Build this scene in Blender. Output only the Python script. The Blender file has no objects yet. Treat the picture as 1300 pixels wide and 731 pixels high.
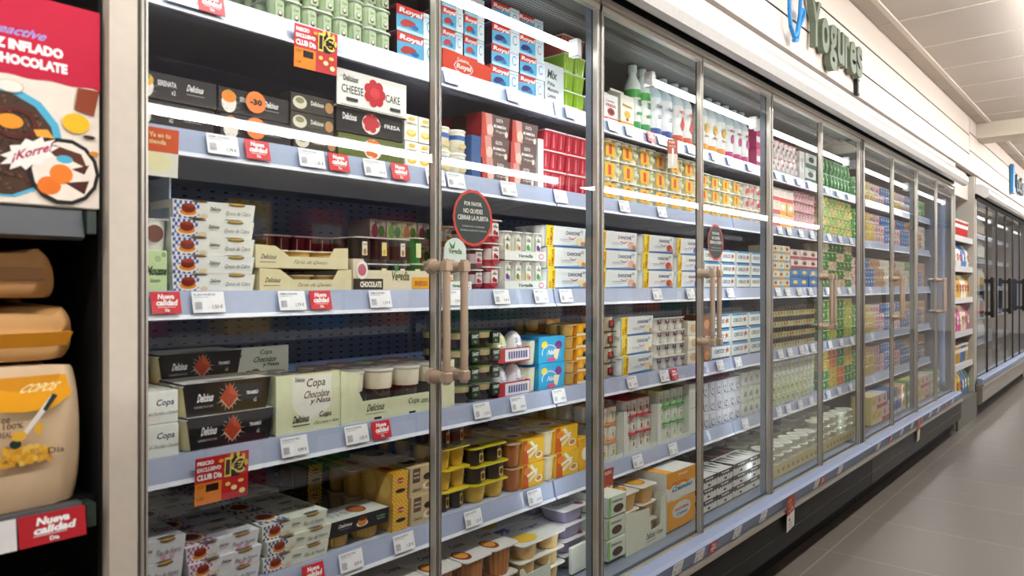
import bpy, math, random
from mathutils import Vector, Matrix
random.seed(7)
R = math.radians
scene = bpy.context.scene
COL = scene.collection
# ---------------------------------------------------------------- camera numbers (metres; X runs along the aisle, Y into the cabinets)
F = 920.0; CX, CY = 650.0, 362.0
TH = math.atan(800.0 / F); CT, ST = math.cos(TH), math.sin(TH)
CD = 1.162; CH = 1.2

def S(px, Y=0.0):
    """position along the aisle of what stands at depth Y and shows at picture column px"""
    t = (px - CX) / F; d = CD + Y
    return d * (CT + t * ST) / (ST - t * CT)
def ZZ(px, py, Y=0.0):
    t = (px - CX) / F; d = CD + Y; s = S(px, Y)
    return CH + (CY - py) / F * (s * CT + d * ST)

# ---------------------------------------------------------------- materials
def lin(c):
    return c / 12.92 if c <= 0.04045 else ((c + 0.055) / 1.055) ** 2.4
def rgb(h):
    h = h.lstrip('#')
    if len(h) == 3: h = ''.join(c * 2 for c in h)
    return tuple(lin(int(h[i:i + 2], 16) / 255) for i in (0, 2, 4)) + (1,)
_M = {}
def M(h, rough=0.45, metal=0.0, coat=0.0):
    """a plain procedural surface: tiny noise in the colour so that no pack is perfectly even"""
    key = (h, rough, metal, coat)
    if key in _M: return _M[key]
    m = bpy.data.materials.new('surface_' + h.lstrip('#')); m.use_nodes = True
    nt = m.node_tree; b = nt.nodes['Principled BSDF']
    c = rgb(h)
    tc = nt.nodes.new('ShaderNodeTexCoord'); n = nt.nodes.new('ShaderNodeTexNoise'); n.inputs['Scale'].default_value = 60
    n.inputs['Detail'].default_value = 0
    r = nt.nodes.new('ShaderNodeMixRGB'); r.inputs[1].default_value = tuple(x * .92 for x in c[:3]) + (1,); r.inputs[2].default_value = c
    nt.links.new(tc.outputs['Object'], n.inputs['Vector']); nt.links.new(n.outputs[0], r.inputs[0]); nt.links.new(r.outputs[0], b.inputs['Base Color'])
    b.inputs['Roughness'].default_value = rough; b.inputs['Metallic'].default_value = metal
    b.inputs['Coat Weight'].default_value = coat
    if rough >= .4: b.inputs['Specular IOR Level'].default_value = .28
    _M[key] = m
    return m
def EM(name, col, s):
    m = bpy.data.materials.new(name); m.use_nodes = True; nt = m.node_tree; nt.nodes.clear()
    e = nt.nodes.new('ShaderNodeEmission'); o = nt.nodes.new('ShaderNodeOutputMaterial')
    e.inputs[0].default_value = col; e.inputs[1].default_value = s; nt.links.new(e.outputs[0], o.inputs[0]); return m
def thin_glass(name, tint, refl=1.0, rough=0.0, f0=0.045, opacity=0.0, body=(1, 1, 1, 1)):
    """clear sheet: see-through plus a mirror part that grows at grazing angles (Schlick)"""
    m = bpy.data.materials.new(name); m.use_nodes = True; nt = m.node_tree; nt.nodes.clear(); N = nt.nodes.new; L = nt.links.new
    g = N('ShaderNodeNewGeometry'); dot = N('ShaderNodeVectorMath'); dot.operation = 'DOT_PRODUCT'
    L(g.outputs['Normal'], dot.inputs[0]); L(g.outputs['Incoming'], dot.inputs[1])
    def mth(op, a, b=None):
        n = N('ShaderNodeMath'); n.operation = op
        for i, v in enumerate((a, b)):
            if v is None: continue
            if hasattr(v, 'default_value') or hasattr(v, 'links'): L(v, n.inputs[i])
            else: n.inputs[i].default_value = v
        return n.outputs[0]
    ab = mth('ABSOLUTE', dot.outputs['Value']); inv = mth('SUBTRACT', 1.0, ab); p5 = mth('POWER', inv, 5.0)
    f = mth('MULTIPLY', mth('ADD', mth('MULTIPLY', p5, 1 - f0), f0), refl)
    t = N('ShaderNodeBsdfTransparent'); t.inputs[0].default_value = tint
    base = t.outputs[0]
    if opacity:
        df = N('ShaderNodeBsdfDiffuse'); df.inputs[0].default_value = body
        mm = N('ShaderNodeMixShader'); mm.inputs[0].default_value = opacity; L(base, mm.inputs[1]); L(df.outputs[0], mm.inputs[2]); base = mm.outputs[0]
    gl = N('ShaderNodeBsdfGlossy'); gl.inputs['Roughness'].default_value = rough
    mx = N('ShaderNodeMixShader'); o = N('ShaderNodeOutputMaterial')
    L(f, mx.inputs[0]); L(base, mx.inputs[1]); L(gl.outputs[0], mx.inputs[2]); L(mx.outputs[0], o.inputs[0])
    return m

# ---------------------------------------------------------------- lettering as mesh
_T = {}
def text_mesh(body, bold=0.0, res=2):
    k = (body, bold, res)
    if k in _T: return _T[k]
    cu = bpy.data.curves.new('lettering', 'FONT'); cu.body = body; cu.resolution_u = res; cu.offset = bold; cu.fill_mode = 'FRONT'
    ob = bpy.data.objects.new('lettering', cu); COL.objects.link(ob)
    dg = bpy.context.evaluated_depsgraph_get(); ev = ob.evaluated_get(dg); me = ev.to_mesh()
    vs = [(v.co.x, v.co.y) for v in me.vertices]; fs = [tuple(p.vertices) for p in me.polygons]
    ev.to_mesh_clear(); bpy.data.objects.remove(ob); bpy.data.curves.remove(cu)
    x0 = min(v[0] for v in vs); x1 = max(v[0] for v in vs); y0 = min(v[1] for v in vs); y1 = max(v[1] for v in vs)
    vs = [((x - x0) / (x1 - x0), (y - y0) / (y1 - y0)) for x, y in vs]
    _T[k] = (vs, fs, (x1 - x0) / (y1 - y0)); return _T[k]

# ---------------------------------------------------------------- mesh collector
class MB:
    def __init__(s): s.v = []; s.f = []; s.mi = []; s.sm = []; s.mats = []
    def mat(s, m):
        if isinstance(m, str): m = M(m)
        if m not in s.mats: s.mats.append(m)
        return s.mats.index(m)
    def add(s, vs, fs, m, smooth=False):
        k = len(s.v); i = s.mat(m)
        s.v += [tuple(v) for v in vs]
        for f in fs: s.f.append(tuple(k + j for j in f)); s.mi.append(i); s.sm.append(smooth)
        return s
    def box(s, x0, x1, y0, y1, z0, z1, m):
        vs = [(x0, y0, z0), (x1, y0, z0), (x1, y1, z0), (x0, y1, z0), (x0, y0, z1), (x1, y0, z1), (x1, y1, z1), (x0, y1, z1)]
        return s.add(vs, [(0, 3, 2, 1), (4, 5, 6, 7), (0, 1, 5, 4), (1, 2, 6, 5), (2, 3, 7, 6), (3, 0, 4, 7)], m)
    def frustum(s, b, t, m):
        """b, t = (x0,x1,y0,y1,z)"""
        vs = [(b[0], b[2], b[4]), (b[1], b[2], b[4]), (b[1], b[3], b[4]), (b[0], b[3], b[4]), (t[0], t[2], t[4]), (t[1], t[2], t[4]), (t[1], t[3], t[4]), (t[0], t[3], t[4])]
        return s.add(vs, [(0, 3, 2, 1), (4, 5, 6, 7), (0, 1, 5, 4), (1, 2, 6, 5), (2, 3, 7, 6), (3, 0, 4, 7)], m)
    def bevel_box(s, x0, x1, y0, y1, z0, z1, m, b=.002):
        def ring(i, z): return rrect((x0 + x1) / 2, (y0 + y1) / 2, (x1 - x0) / 2 - i, (y1 - y0) / 2 - i, b, z, 2)
        return s.loft([ring(b, z0), ring(0, z0 + b), ring(0, z1 - b), ring(b, z1)], m, smooth=False)
    def loft(s, loops, m, cap0=True, cap1=True, smooth=True, colf=None, capm=None):
        n = len(loops[0]); k0 = len(s.v)
        s.v += [tuple(p) for lp in loops for p in lp]
        for j in range(len(loops) - 1):
            for i in range(n):
                mm = colf(i, j) if colf else m
                s.f.append((k0 + j * n + i, k0 + j * n + (i + 1) % n, k0 + (j + 1) * n + (i + 1) % n, k0 + (j + 1) * n + i)); s.mi.append(s.mat(mm)); s.sm.append(smooth)
        if cap0: s.add(loops[0], [tuple(reversed(range(n)))], m)
        if cap1: s.add(loops[-1], [tuple(range(n))], capm or m)
        return s
    def lathe(s, prof, m, cx=0, cy=0, n=16, colf=None, sy=1.0, cap0=True, cap1=True, capm=None):
        loops = [[(cx + r * math.cos(2 * math.pi * i / n), cy + sy * r * math.sin(2 * math.pi * i / n), z) for i in range(n)] for r, z in prof]
        return s.loft(loops, m, cap0, cap1, True, colf, capm)
    def tube(s, a, b, r, m, n=10, r2=None):
        a = Vector(a); b = Vector(b); d = (b - a).normalized(); u = d.orthogonal().normalized(); w = d.cross(u); r2 = r if r2 is None else r2
        L = [[p + (u * math.cos(2 * math.pi * i / n) + w * math.sin(2 * math.pi * i / n)) * q for i in range(n)] for p, q in ((a, r), (b, r2))]
        return s.loft(L, m)
    def prof_x(s, pts, x0, x1, m, closed=True, mats=None):
        """a (y,z) outline swept along X"""
        n = len(pts); vs = [(x0, y, z) for y, z in pts] + [(x1, y, z) for y, z in pts]
        for i in range(n if closed else n - 1):
            j = (i + 1) % n; s.add([vs[i], vs[j], vs[n + j], vs[n + i]], [(0, 1, 2, 3)], mats[i] if mats else m)
        if closed: s.add(vs[:n], [tuple(range(n))], m); s.add(vs[n:], [tuple(reversed(range(n)))], m)
        return s
    # flat art on a plane: P = origin corner, U = full width vector, V = full height vector; coordinates run 0..1; N = outward
    def art(s, P, U, V, items, k=0):
        P = Vector(P); U = Vector(U); V = Vector(V); N = U.cross(V).normalized()
        step = min(.00025, .002 / max(1, len(items)))
        for q, it in enumerate(items):
            o = N * (step * (q + 1) + .00025 * k); t = it[0]
            if t == 'r':
                _, a, b, c, d, m = it; pts = [(a, b), (c, b), (c, d), (a, d)]
            elif t == 'e':
                _, a, b, rx, ry, m = it; n = 14; pts = [(a + rx * math.cos(2 * math.pi * i / n), b + ry * math.sin(2 * math.pi * i / n)) for i in range(n)]
            elif t == 'p':
                _, pts, m = it
            elif t == 'a':      # arc band: centre, rx, ry, thickness, from, to
                _, a, b, rx, ry, th, t0, t1, m = it; n = 10; inn = []; out = []
                for i in range(n + 1):
                    g = R(t0 + (t1 - t0) * i / n); out.append((a + rx * math.cos(g), b + ry * math.sin(g))); inn.append((a + rx * (1 - th) * math.cos(g), b + ry * (1 - th) * math.sin(g)))
                vs = [P + U * x + V * y + o for x, y in out + inn]
                s.add(vs, [(i, i + 1, n + 2 + i, n + 1 + i) for i in range(n)], m); continue
            elif t == 'g':      # gingham / lattice
                _, a, b, c, d, nx, ny, m = it; vs = []; fs = []
                for i in range(nx):
                    for j in range(ny):
                        if (i + j) % 2: continue
                        x = a + (c - a) * i / nx; y = b + (d - b) * j / ny; dx = (c - a) / nx; dy = (d - b) / ny; kk = len(vs)
                        vs += [P + U * X + V * Y + o for X, Y in ((x, y), (x + dx, y), (x + dx, y + dy), (x, y + dy))]; fs.append((kk, kk + 1, kk + 2, kk + 3))
                s.add(vs, fs, m); continue
            elif t == 't':
                _, body, a, b, c, d, m = it[:7]; bold = it[7] if len(it) > 7 else .01; sh = it[8] if len(it) > 8 else 0
                vs, fs, asp = text_mesh(body, bold)
                s.add([P + U * (a + (c - a) * (x + sh * y)) + V * (b + (d - b) * y) + o for x, y in vs], fs, m); continue
            elif t == 'v':      # text that reads upwards
                _, body, a, b, c, d, m = it[:7]; vs, fs, asp = text_mesh(body, .02)
                s.add([P + U * (c - (c - a) * y) + V * (b + (d - b) * x) + o for x, y in vs], fs, m); continue
            s.add([P + U * x + V * y + o for x, y in pts], [tuple(range(len(pts)))], m)
        return s
    def merged(s, o):
        k = len(s.v); s.v += o.v
        mp = [s.mat(m) for m in o.mats]
        s.f += [tuple(k + j for j in f) for f in o.f]; s.mi += [mp[i] for i in o.mi]; s.sm += o.sm
        return s
    def mesh(s, name):
        me = bpy.data.meshes.new(name); me.from_pydata(s.v, [], s.f)
        for m in s.mats: me.materials.append(m)
        me.polygons.foreach_set('material_index', s.mi); me.polygons.foreach_set('use_smooth', s.sm); me.update()
        return me
    def build(s, name, parent=None, loc=None):
        o = bpy.data.objects.new(name, s.mesh(name)); COL.objects.link(o)
        if parent: o.parent = parent
        if loc: o.location = loc
        return o
def rrect(cx, cy, hx, hy, r, z, q=3):
    r = min(r, hx * .98, hy * .98); out = []
    for c, (sx, sy) in enumerate(((1, 1), (-1, 1), (-1, -1), (1, -1))):
        for i in range(q + 1):
            a = R(90 * c + 90 * i / q); out.append((cx + sx * (hx - r) + r * math.cos(a), cy + sy * (hy - r) + r * math.sin(a), z))
    return out
def tag(o, label=None, cat=None, group=None, kind=None):
    for k, v in (('label', label), ('category', cat), ('group', group), ('kind', kind)):
        if v: o[k] = v
    return o
def empty(name, loc, rz=0, parent=None):
    o = bpy.data.objects.new(name, None); COL.objects.link(o); o.location = loc; o.rotation_euler.z = rz; o.empty_display_size = .05
    if parent: o.parent = parent
    return o
def struct(mb, name): o = mb.build(name); o['kind'] = 'structure'; return o

class Kind:
    """one design of product: parts [(name, MB, [(subname, MB)])]; several -> Empty with children, one -> a single mesh"""
    def __init__(s, parts): s.parts = parts; s.me = None; s.one = None
    def meshes(s):
        if s.me is None: s.me = [(n, mb.mesh(n), [(a, b.mesh(a)) for a, b in subs]) for n, mb, subs in s.parts]
        return s.me
    def whole(s):
        if s.one is None:
            t = MB()
            for n, mb, subs in s.parts:
                t.merged(mb)
                for a, b in subs: t.merged(b)
            s.one = t.mesh('pack')
        return s.one
def place(kind, name, loc, label, cat, group=None, rz=0, simple=False):
    if simple or len(kind.parts) == 1:
        o = bpy.data.objects.new(name, kind.whole()); COL.objects.link(o); o.location = loc; o.rotation_euler.z = rz
    else:
        o = empty(name, loc, rz)
        for n, me, subs in kind.meshes():
            c = bpy.data.objects.new(n, me); COL.objects.link(c); c.parent = o
            for a, b in subs:
                d = bpy.data.objects.new(a, b); COL.objects.link(d); d.parent = c
    return tag(o, label, cat, group)
# ================================================================ product designs (origin = bottom, centre of the front; front faces -Y)
WHITE = '#f3f3ee'; CREAM = '#e9e3c4'; BLACK = '#1a1718'; INK = '#3a3a40'
FOIL = lambda h='#e8e8e6': M(h, .25, .0, .3)

def cup_mb(r, h, col, taper=.8, band=None, band_r=(.3, .8), n=14, cx=0, cy=0, z=0, front=None, square=False, ribs=0, rim=None):
    mb = MB(); m = M(col, .3) if isinstance(col, str) else col
    zs = [0, .06, .3, .55, .8, .95, 1]; bm = M(band, .35) if band else m; fm = M(front, .35) if front else None
    def rad(t): return r * (taper + (1 - taper) * t) * (.93 if t == 0 else 1)
    def colf(i, j):
        t = (zs[j] + zs[j + 1]) / 2; a = (i + .5) / n * 360
        if fm and band_r[0] <= t <= band_r[1] and (square or 205 < a < 335): return fm
        return bm if band_r[0] <= t <= band_r[1] else m
    if square:
        loops = [rrect(cx, cy, rad(t), rad(t), r * .45, z + h * t, 3) for t in zs]
        mb.loft(loops, m, True, True, True, colf)
    else:
        if ribs:
            N = ribs * 2
            loops = [[(cx + rad(t) * (1 if i % 2 else .95) * math.cos(2 * math.pi * i / N), cy + rad(t) * (1 if i % 2 else .95) * math.sin(2 * math.pi * i / N), z + h * t) for i in range(N)] for t in (0, .08, .9, 1)]
            mb.loft(loops, m, smooth=False)
        else: mb.lathe([(rad(t), z + h * t) for t in zs], m, cx, cy, n, colf)
    return mb
def lid_mb(x0, x1, y0, y1, z, col, t=.0016, r=.012, top=None, tab=True):
    mb = MB(); c = ((x0 + x1) / 2, (y0 + y1) / 2); hx, hy = (x1 - x0) / 2, (y1 - y0) / 2; m = FOIL(col) if isinstance(col, str) else col
    mb.loft([rrect(*c, hx, hy, r, z), rrect(*c, hx, hy, r, z + t)], m, smooth=False)
    if top: mb.art((x0, y0, z + t), (x1 - x0, 0, 0), (0, y1 - y0, 0), top)
    return mb
def cup_pack(w, h, dep, nx=2, ny=2, cup='#f1e6c0', lid='#f4f4f0', band=None, square=False, taper=.8, front=None, cup2=None, top=None, art=None, ribs=0, band_r=(.2, .85), sleeve=None):
    parts = []; r = min(w / nx, dep / ny) / 2 * .96; cw = w / nx; cd = dep / ny; rr = cw / 2 * .95
    for i in range(nx):
        for j in range(ny):
            c = cup2 if (cup2 and i % 2) else cup; f = front[i % len(front)] if isinstance(front, list) else front
            mb = cup_mb(min(cw, cd) / 2 * .95, h - .003, c, taper, band, band_r, 14, -w / 2 + cw * (i + .5), cd * (j + .5), 0, f, square, ribs)
            if art and j == 0:
                rr = min(cw, cd) / 2 * .95; x = -w / 2 + cw * (i + .5); yf = cd * .5 - rr * (.93 if square else 1.0) - .0008
                a = art[i % len(art)] if isinstance(art[0], list) else art
                mb.art((x - rr * .55, yf, h * .15), (rr * 1.1, 0, 0), (0, 0, h * .7), a)
            parts.append(('cup', mb, []))
    parts.append(('lid', lid_mb(-w / 2, w / 2, 0, dep, h - .003, lid, .003, .014, top), []))
    if sleeve:
        mb = MB(); mb.frustum((-w / 2 * sleeve[1], w / 2 * sleeve[1], -.002, dep + .002, h * .1), (-w / 2, w / 2, -.003, dep + .003, h + .002), M(sleeve[0]))
        mb.art((-w / 2 * sleeve[1], -.0032, h * .1), (w * sleeve[1], 0, 0), (0, 0, h * .9), sleeve[2]); parts.append(('sleeve', mb, []))
    return Kind(parts)
def sleeve_pack(w, h, dep, col, front=(), top=(), side=(), cup=None, lid='#e9e9e6', poke=.0, taper=.93, topcol=None, low=0.0, ncup=2, ribs=0):
    """card sleeve, narrower at the foot, around two cups that show below it or at its end"""
    mb = MB(); m = M(col, .42); z0 = h * low
    x0, x1 = -w / 2 + poke, w / 2; tb = 1 - (1 - taper) * (1 - low); cx = (x0 + x1) / 2; hw = (x1 - x0) / 2
    b = (cx - hw * tb, cx + hw * tb, .004 * (1 - low), dep - .004, z0); t = (x0, x1, 0, dep, h)
    mb.frustum(b, t, m)
    if topcol: mb.art((x0, 0, h), (x1 - x0, 0, 0), (0, dep, 0), [('r', 0, 0, 1, 1, M(topcol))])
    P = Vector((b[0], b[2], z0)); U = Vector((b[1] - b[0], 0, 0)); V = Vector((0, b[2] * -1, h - z0))
    mb.art(P, U, V, list(front)); mb.art((x0, 0, h), (x1 - x0, 0, 0), (0, dep, 0), list(top), 1)
    if side: mb.art((x0, dep, z0), (0, -dep, 0), (0, 0, h - z0), list(side), 8)
    parts = [('sleeve', mb, [])]
    if cup:
        if low > 0:
            cw = w / ncup
            for i in range(ncup):
                parts.append(('cup', cup_mb(cw / 2 * .9, h * .96, cup, .82, cx=-w / 2 + cw * (i + .5), cy=dep / 2, ribs=ribs), []))
        if poke > 0:
            for j in range(2):
                r = dep / 4 * .95; c = cup_mb(r, h * .92, cup, .82, cx=x0 - poke + r, cy=dep * (.25 + .5 * j))
                c.merged(lid_mb(x0 - poke, x0 + .02, dep * (.01 + .5 * j), dep * (.49 + .5 * j), h * .92, lid)); parts.append(('cup', c, []))
    return Kind(parts)
def twin_layers(w, h, dep, lo, hi, lid='#20201f', sleeve=None, n=1):
    """clear pot showing two layers of dessert, with a lid and sleeve band"""
    parts = []
    cw = w / n
    for i in range(n):
        mb = MB(); r = min(cw, dep) / 2 * .95; cx = -w / 2 + cw * (i + .5)
        ml, mh = M(lo, .15, 0, .6), M(hi, .15, 0, .6)
        pr = [(r * .72, 0), (r * .78, h * .1), (r * .9, h * .58), (r * .93, h * .64), (r * .97, h * .85), (r * .98, h * .93)]
        mb.lathe(pr, ml, cx, dep / 2, 18, lambda a, j: ml if j < 2 else mh)
        l = MB(); l.lathe([(r, h * .93), (r * 1.04, h * .94), (r * 1.04, h * .985), (r * .98, h)], M(lid, .25), cx, dep / 2, 18)
        parts += [('pot', mb, []), ('lid', l, [])]
    if sleeve:
        mb = MB(); mb.box(w * .12, w * .5, -.002, dep * .9, h * .25, h * .93, M(sleeve[0])); mb.art((w * .12, -.002, h * .25), (w * .38, 0, 0), (0, 0, h * .68), sleeve[1]); parts.append(('sleeve', mb, []))
    return Kind(parts)
def carton(w, h, dep, col, front=(), side=(), top=(), name='box'):
    mb = MB(); mb.bevel_box(-w / 2, w / 2, 0, dep, 0, h, M(col, .42), .0012)
    mb.art((-w / 2, 0, 0), (w, 0, 0), (0, 0, h), list(front)); mb.art((-w / 2, dep, 0), (0, -dep, 0), (0, 0, h), list(side)); mb.art((-w / 2, 0, h), (w, 0, 0), (0, dep, 0), list(top))
    fl = MB(); fl.box(-w / 2 + .001, w / 2 - .001, dep * .5 - .004, dep * .5 + .004, h, h + .0006, M(col, .5))
    return Kind([(name, mb, []), ('flap', fl, [])])
def gable(w, h, dep, col, front, base, cap='#e33'):
    """milk-drink carton: straight body, folded gable roof and a fin"""
    mb = MB(); m = M(col, .35); e = h * .8
    mb.box(-w / 2, w / 2, 0, dep, 0, e, m)
    mb.add([(-w / 2, 0, e), (w / 2, 0, e), (w / 2, dep, e), (-w / 2, dep, e), (-w / 2, dep / 2, h * .95), (w / 2, dep / 2, h * .95)], [(0, 1, 5, 4), (2, 3, 4, 5), (0, 4, 3), (1, 2, 5)], m)
    mb.box(-w / 2, w / 2, dep / 2 - .001, dep / 2 + .001, h * .94, h, m)
    mb.art((-w / 2, 0, 0), (w, 0, 0), (0, 0, e), [('r', 0, 0, 1, .16, M(base))] + front); mb.art((-w / 2, dep, 0), (0, -dep, 0), (0, 0, e), [('r', 0, 0, 1, .16, M(base)), ('e', .5, .5, .3, .16, M(base))])
    return Kind([('carton', mb, [])])
def bottle(w, h, body='#dfeff2', base='#2a9c3c', label='#f6f6f2', cap='#d3e6ee', art=(), shoulder=.62, stripe=None):
    r = w / 2; mb = MB(); n = 18; bm = M(body, .22, 0, .3); lm = M(label, .3); am = M(base, .3); sm = M(stripe or label, .3)
    zs = [0, .012, .10, .14, .5, shoulder, shoulder + .08, .82, .87, .885]; rs = [.9, 1, 1, .97, .97, .99, .94, .52, .44, .44]
    mt = [am, am, am, lm, sm if stripe else lm, bm, bm, bm, bm]
    mb.lathe([(r * a, h * z) for a, z in zip(rs, zs)], bm, 0, r, n, lambda i, j: mt[j])
    if art: mb.art((-r * .55, -.0012, h * .16), (r * 1.1, 0, 0), (0, 0, h * (shoulder - .2)), list(art))
    c = MB(); N = 24
    L = [[(r * q * (1 if i % 2 else .95) * math.cos(2 * math.pi * i / N), r + r * q * (1 if i % 2 else .95) * math.sin(2 * math.pi * i / N), h * z) for i in range(N)] for q, z in ((.52, .885), (.54, .9), (.54, .985), (.48, 1))]
    c.loft(L, M(cap, .3), smooth=False)
    return Kind([('bottle_body', mb, []), ('cap', c, [])])
def tub(w, h, col='#eef0ea', lid='#f5f6f2', band='#d9dccf', art=(), rim='#f5f6f2', top=()):
    r = w / 2 * .97; mb = MB(); m = M(col, .3); b = M(band, .35)
    pr = [(r * .8, 0), (r * .83, h * .03), (r * .86, h * .2), (r * .93, h * .72), (r * .95, h * .88)]
    mb.lathe(pr, m, 0, w / 2, 24, lambda i, j: b if j == 2 else m)
    if art: mb.art((-r * .5, w / 2 - r * .93, h * .2), (r, 0, 0), (0, 0, h * .5), list(art))
    l = MB(); l.lathe([(r * .97, h * .86), (r * 1.03, h * .87), (r * 1.03, h * .97), (r * .98, h), (r * .9, h * .975)], M(lid, .3), 0, w / 2, 24)
    l.art((-w / 2, 0, h * .975), (w, 0, 0), (0, w, 0), [('e', .5, .5, .36, .36, M(band))] + list(top))
    return Kind([('tub', mb, []), ('lid', l, [])])
def tray(w, h, dep, col, outline, art=(), back=.6, th=.002):
    """shelf-ready card tray: cut front, low back, two cheeks and a floor"""
    mb = MB(); m = M(col, .6)
    pts = [(-w / 2 + w * x, h * z) for x, z in outline]; n = len(pts)
    vs = [(x, 0, z) for x, z in pts] + [(x, th, z) for x, z in pts]
    fr = [tuple(range(n)), tuple(reversed(range(n, 2 * n)))] + [(i, n + i, n + (i + 1) % n, (i + 1) % n) for i in range(n)]
    mb.add(vs, fr, m); mb.box(-w / 2, w / 2, dep - th, dep, 0, h * back, m); mb.box(-w / 2, w / 2, th, dep - th, 0, th, m)
    zl = pts[-1][1] if pts[-1][0] < 0 else h; ch = max(z for x, z in pts)
    for sx in (-1, 1):
        x0 = sx * w / 2; x1 = x0 - sx * th; a, b = min(x0, x1), max(x0, x1)
        mb.prof_x([(th, 0), (dep, 0), (dep, h * back), (dep * .3, h * back), (dep * .12, ch), (th, ch)], a, b, m)
    mb.art((-w / 2, 0, 0), (w, 0, 0), (0, 0, h), list(art))
    return Kind([('display_tray', mb, [])])
OUT_LOW = [(0, 0), (1, 0), (1, 1), (.9, 1), (.82, .55), (.18, .55), (.1, 1), (0, 1)]
OUT_U = [(0, 0), (1, 0), (1, 1), (.84, .96), (.78, .52), (.34, .52), (.2, .96), (0, 1)]
def dome(w, h, body='#e6e4ea', foot='#8a86b8'):
    r = w / 2; mb = MB(); m = M(body, .2, 0, .5)
    mb.lathe([(r * .98, h * .3), (r * .97, h * .34), (r * .9, h * .55), (r * .72, h * .8), (r * .4, h * .96), (r * .1, h)], m, 0, r, 18)
    c = MB(); c.lathe([(r * .66, 0), (r * .7, .002), (r * .8, h * .26), (r * .95, h * .28), (r * .95, h * .31)], M(foot, .3), 0, r, 18)
    mb.art((-r * .5, r * .05, h * .42), (r, 0, 0), (0, r * .25, h * .35), [('t', 'Zoo', .1, .5, .9, 1, M('#7a86b0')), ('t', 'nata', .1, 0, .9, .4, M('#7a86b0'))])
    return Kind([('cup', c, []), ('lid', mb, [])])
def jar(w, h, body='#f0ead0', stripe='#2f5fae', lid='#f4f2ea', art=()):
    r = w / 2 * .95; mb = MB(); b = M(body, .2, 0, .3); s = M(stripe, .3)
    mb.lathe([(r * .85, 0), (r * .93, h * .05), (r * .95, h * .55), (r * .97, h * .75), (r, h * .9)], b, 0, r, 16, lambda i, j: s if j == 2 else b)
    if art: mb.art((-r * .6, -.001, h * .1), (r * 1.2, 0, 0), (0, 0, h * .6), list(art))
    l = MB(); l.lathe([(r * 1.02, h * .9), (r * 1.05, h * .92), (r * 1.05, h * .98), (r, h)], M(lid, .3), 0, r, 16)
    return Kind([('jar_body', mb, []), ('lid', l, [])])
def clear_pack(w, h, dep, col, lid='#f2e8ea', nx=2):
    m = thin_glass('clear_%s' % col.strip('#'), (1, 1, 1, 1), .8, .05, .05, .78, rgb(col)); parts = []; cw = w / nx
    for i in range(nx):
        mb = MB(); x = -w / 2 + cw * (i + .5)
        L = [[(p[0], p[1], z) for p in rrect(x, dep / 2, cw / 2 * q, dep / 2 * q, .006, z)] for q, z in ((.8, 0), (.84, h * .1), (.94, h * .9), (.96, h - .004))]
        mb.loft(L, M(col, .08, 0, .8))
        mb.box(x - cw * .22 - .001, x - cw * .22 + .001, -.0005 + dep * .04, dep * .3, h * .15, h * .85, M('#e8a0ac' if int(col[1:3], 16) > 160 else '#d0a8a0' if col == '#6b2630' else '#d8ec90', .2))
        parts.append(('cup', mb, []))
    parts.append(('lid', lid_mb(-w / 2, w / 2, 0, dep, h - .004, lid, .004, .004), []))
    return Kind(parts)

# ---- artwork sets ---------------------------------------------------------------------------------
def script_text(t, a, b, c, d, col=INK): return ('t', t, a, b, c, d, M(col), .0, .0)
def flan_front(ging, text, plate='#c9cbe6', sub=None):
    g = M(ging); return [('g', .0, .0, .3, .95, 10, 5, g), ('p', [(.24, 0), (.30, .1), (.46, 0)], M(WHITE)), ('e', .17, .34, .13, .26, M('#f3efe4')), ('e', .17, .36, .1, .2, M('#e8892a')), ('e', .17, .56, .085, .26, M('#7c2413')), ('e', .17, .72, .07, .1, M('#a83a18')), ('e', .36, .18, .05, .13, M('#e8d2ac')), ('e', .3, .96, .1, .05, M('#6d5524')), ('e', .77, .93, .11, .09, M('#5a4a2a')), ('e', .77, .97, .10, .06, M('#c9a44a')),
        ('t', 'Delicious', .43, .52, .56, .72, M('#2b2b2b'), .02, .1), ('r', .44, .42, .55, .44, M('#8d8d8d')), ('t', text, .62, .3, .95, .56, M('#55606b'), 0, .05)]
def flan_top(ging, ph='#7c2413'):
    g = M(ging); return [('g', .02, .1, .4, .9, 9, 6, g), ('e', .22, .5, .16, .32, M('#f3efe4')), ('e', .22, .5, .13, .24, M('#d98a3a')), ('e', .22, .52, .10, .19, M(ph)), ('t', 'Delicious', .5, .55, .68, .75, M('#2b2b2b'), .02, .1), ('t', 'Flan', .74, .4, .95, .7, M('#4b5560')), ('e', .3, .03, .12, .05, M('#6c6470')), ('e', .75, .03, .12, .05, M('#6c6470'))]
def spark(cx, cz, col='#cfcfcf', rx=.14, rz=.42, n=16):
    o = []
    for i in range(n):
        a = 2 * math.pi * i / n; x = math.cos(a); z = math.sin(a); w = .004
        o.append(('p', [(cx + rx * .74 * x - z * w, cz + rz * .74 * z + x * w * 3), (cx + rx * x * (1 + .3 * (i % 3 == 0)), cz + rz * z * (1 + .15 * (i % 2))), (cx + rx * .74 * x + z * w, cz + rz * .74 * z - x * w * 3)], M(col)))
    return o
def choco_front():
    return [('r', 0, 0, 1, .04, M('#3b3340'))] + spark(.5, .5) + [('p', [(.5, .1), (.62, .42), (.5, .62), (.38, .42)], M('#c9a08c')), ('p', [(.5, .14), (.615, .5), (.5, .95), (.385, .5)], M('#a93c22')), ('p', [(.5, .62), (.6, .48), (.615, .52), (.5, .95)], M('#c4532f')),
        ('t', 'Delicious', .1, .42, .29, .68, M('#f1f1f1'), .03, .1), ('t', 'EL MOMENTO ES TUYO', .07, .24, .3, .31, M('#b9b9b9')), ('t', 'TIRAMISÚ', .72, .5, .88, .64, M('#f1f1f1'), .03), ('t', 'x2', .82, .26, .86, .38, M('#e8e8e8'))]
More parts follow.
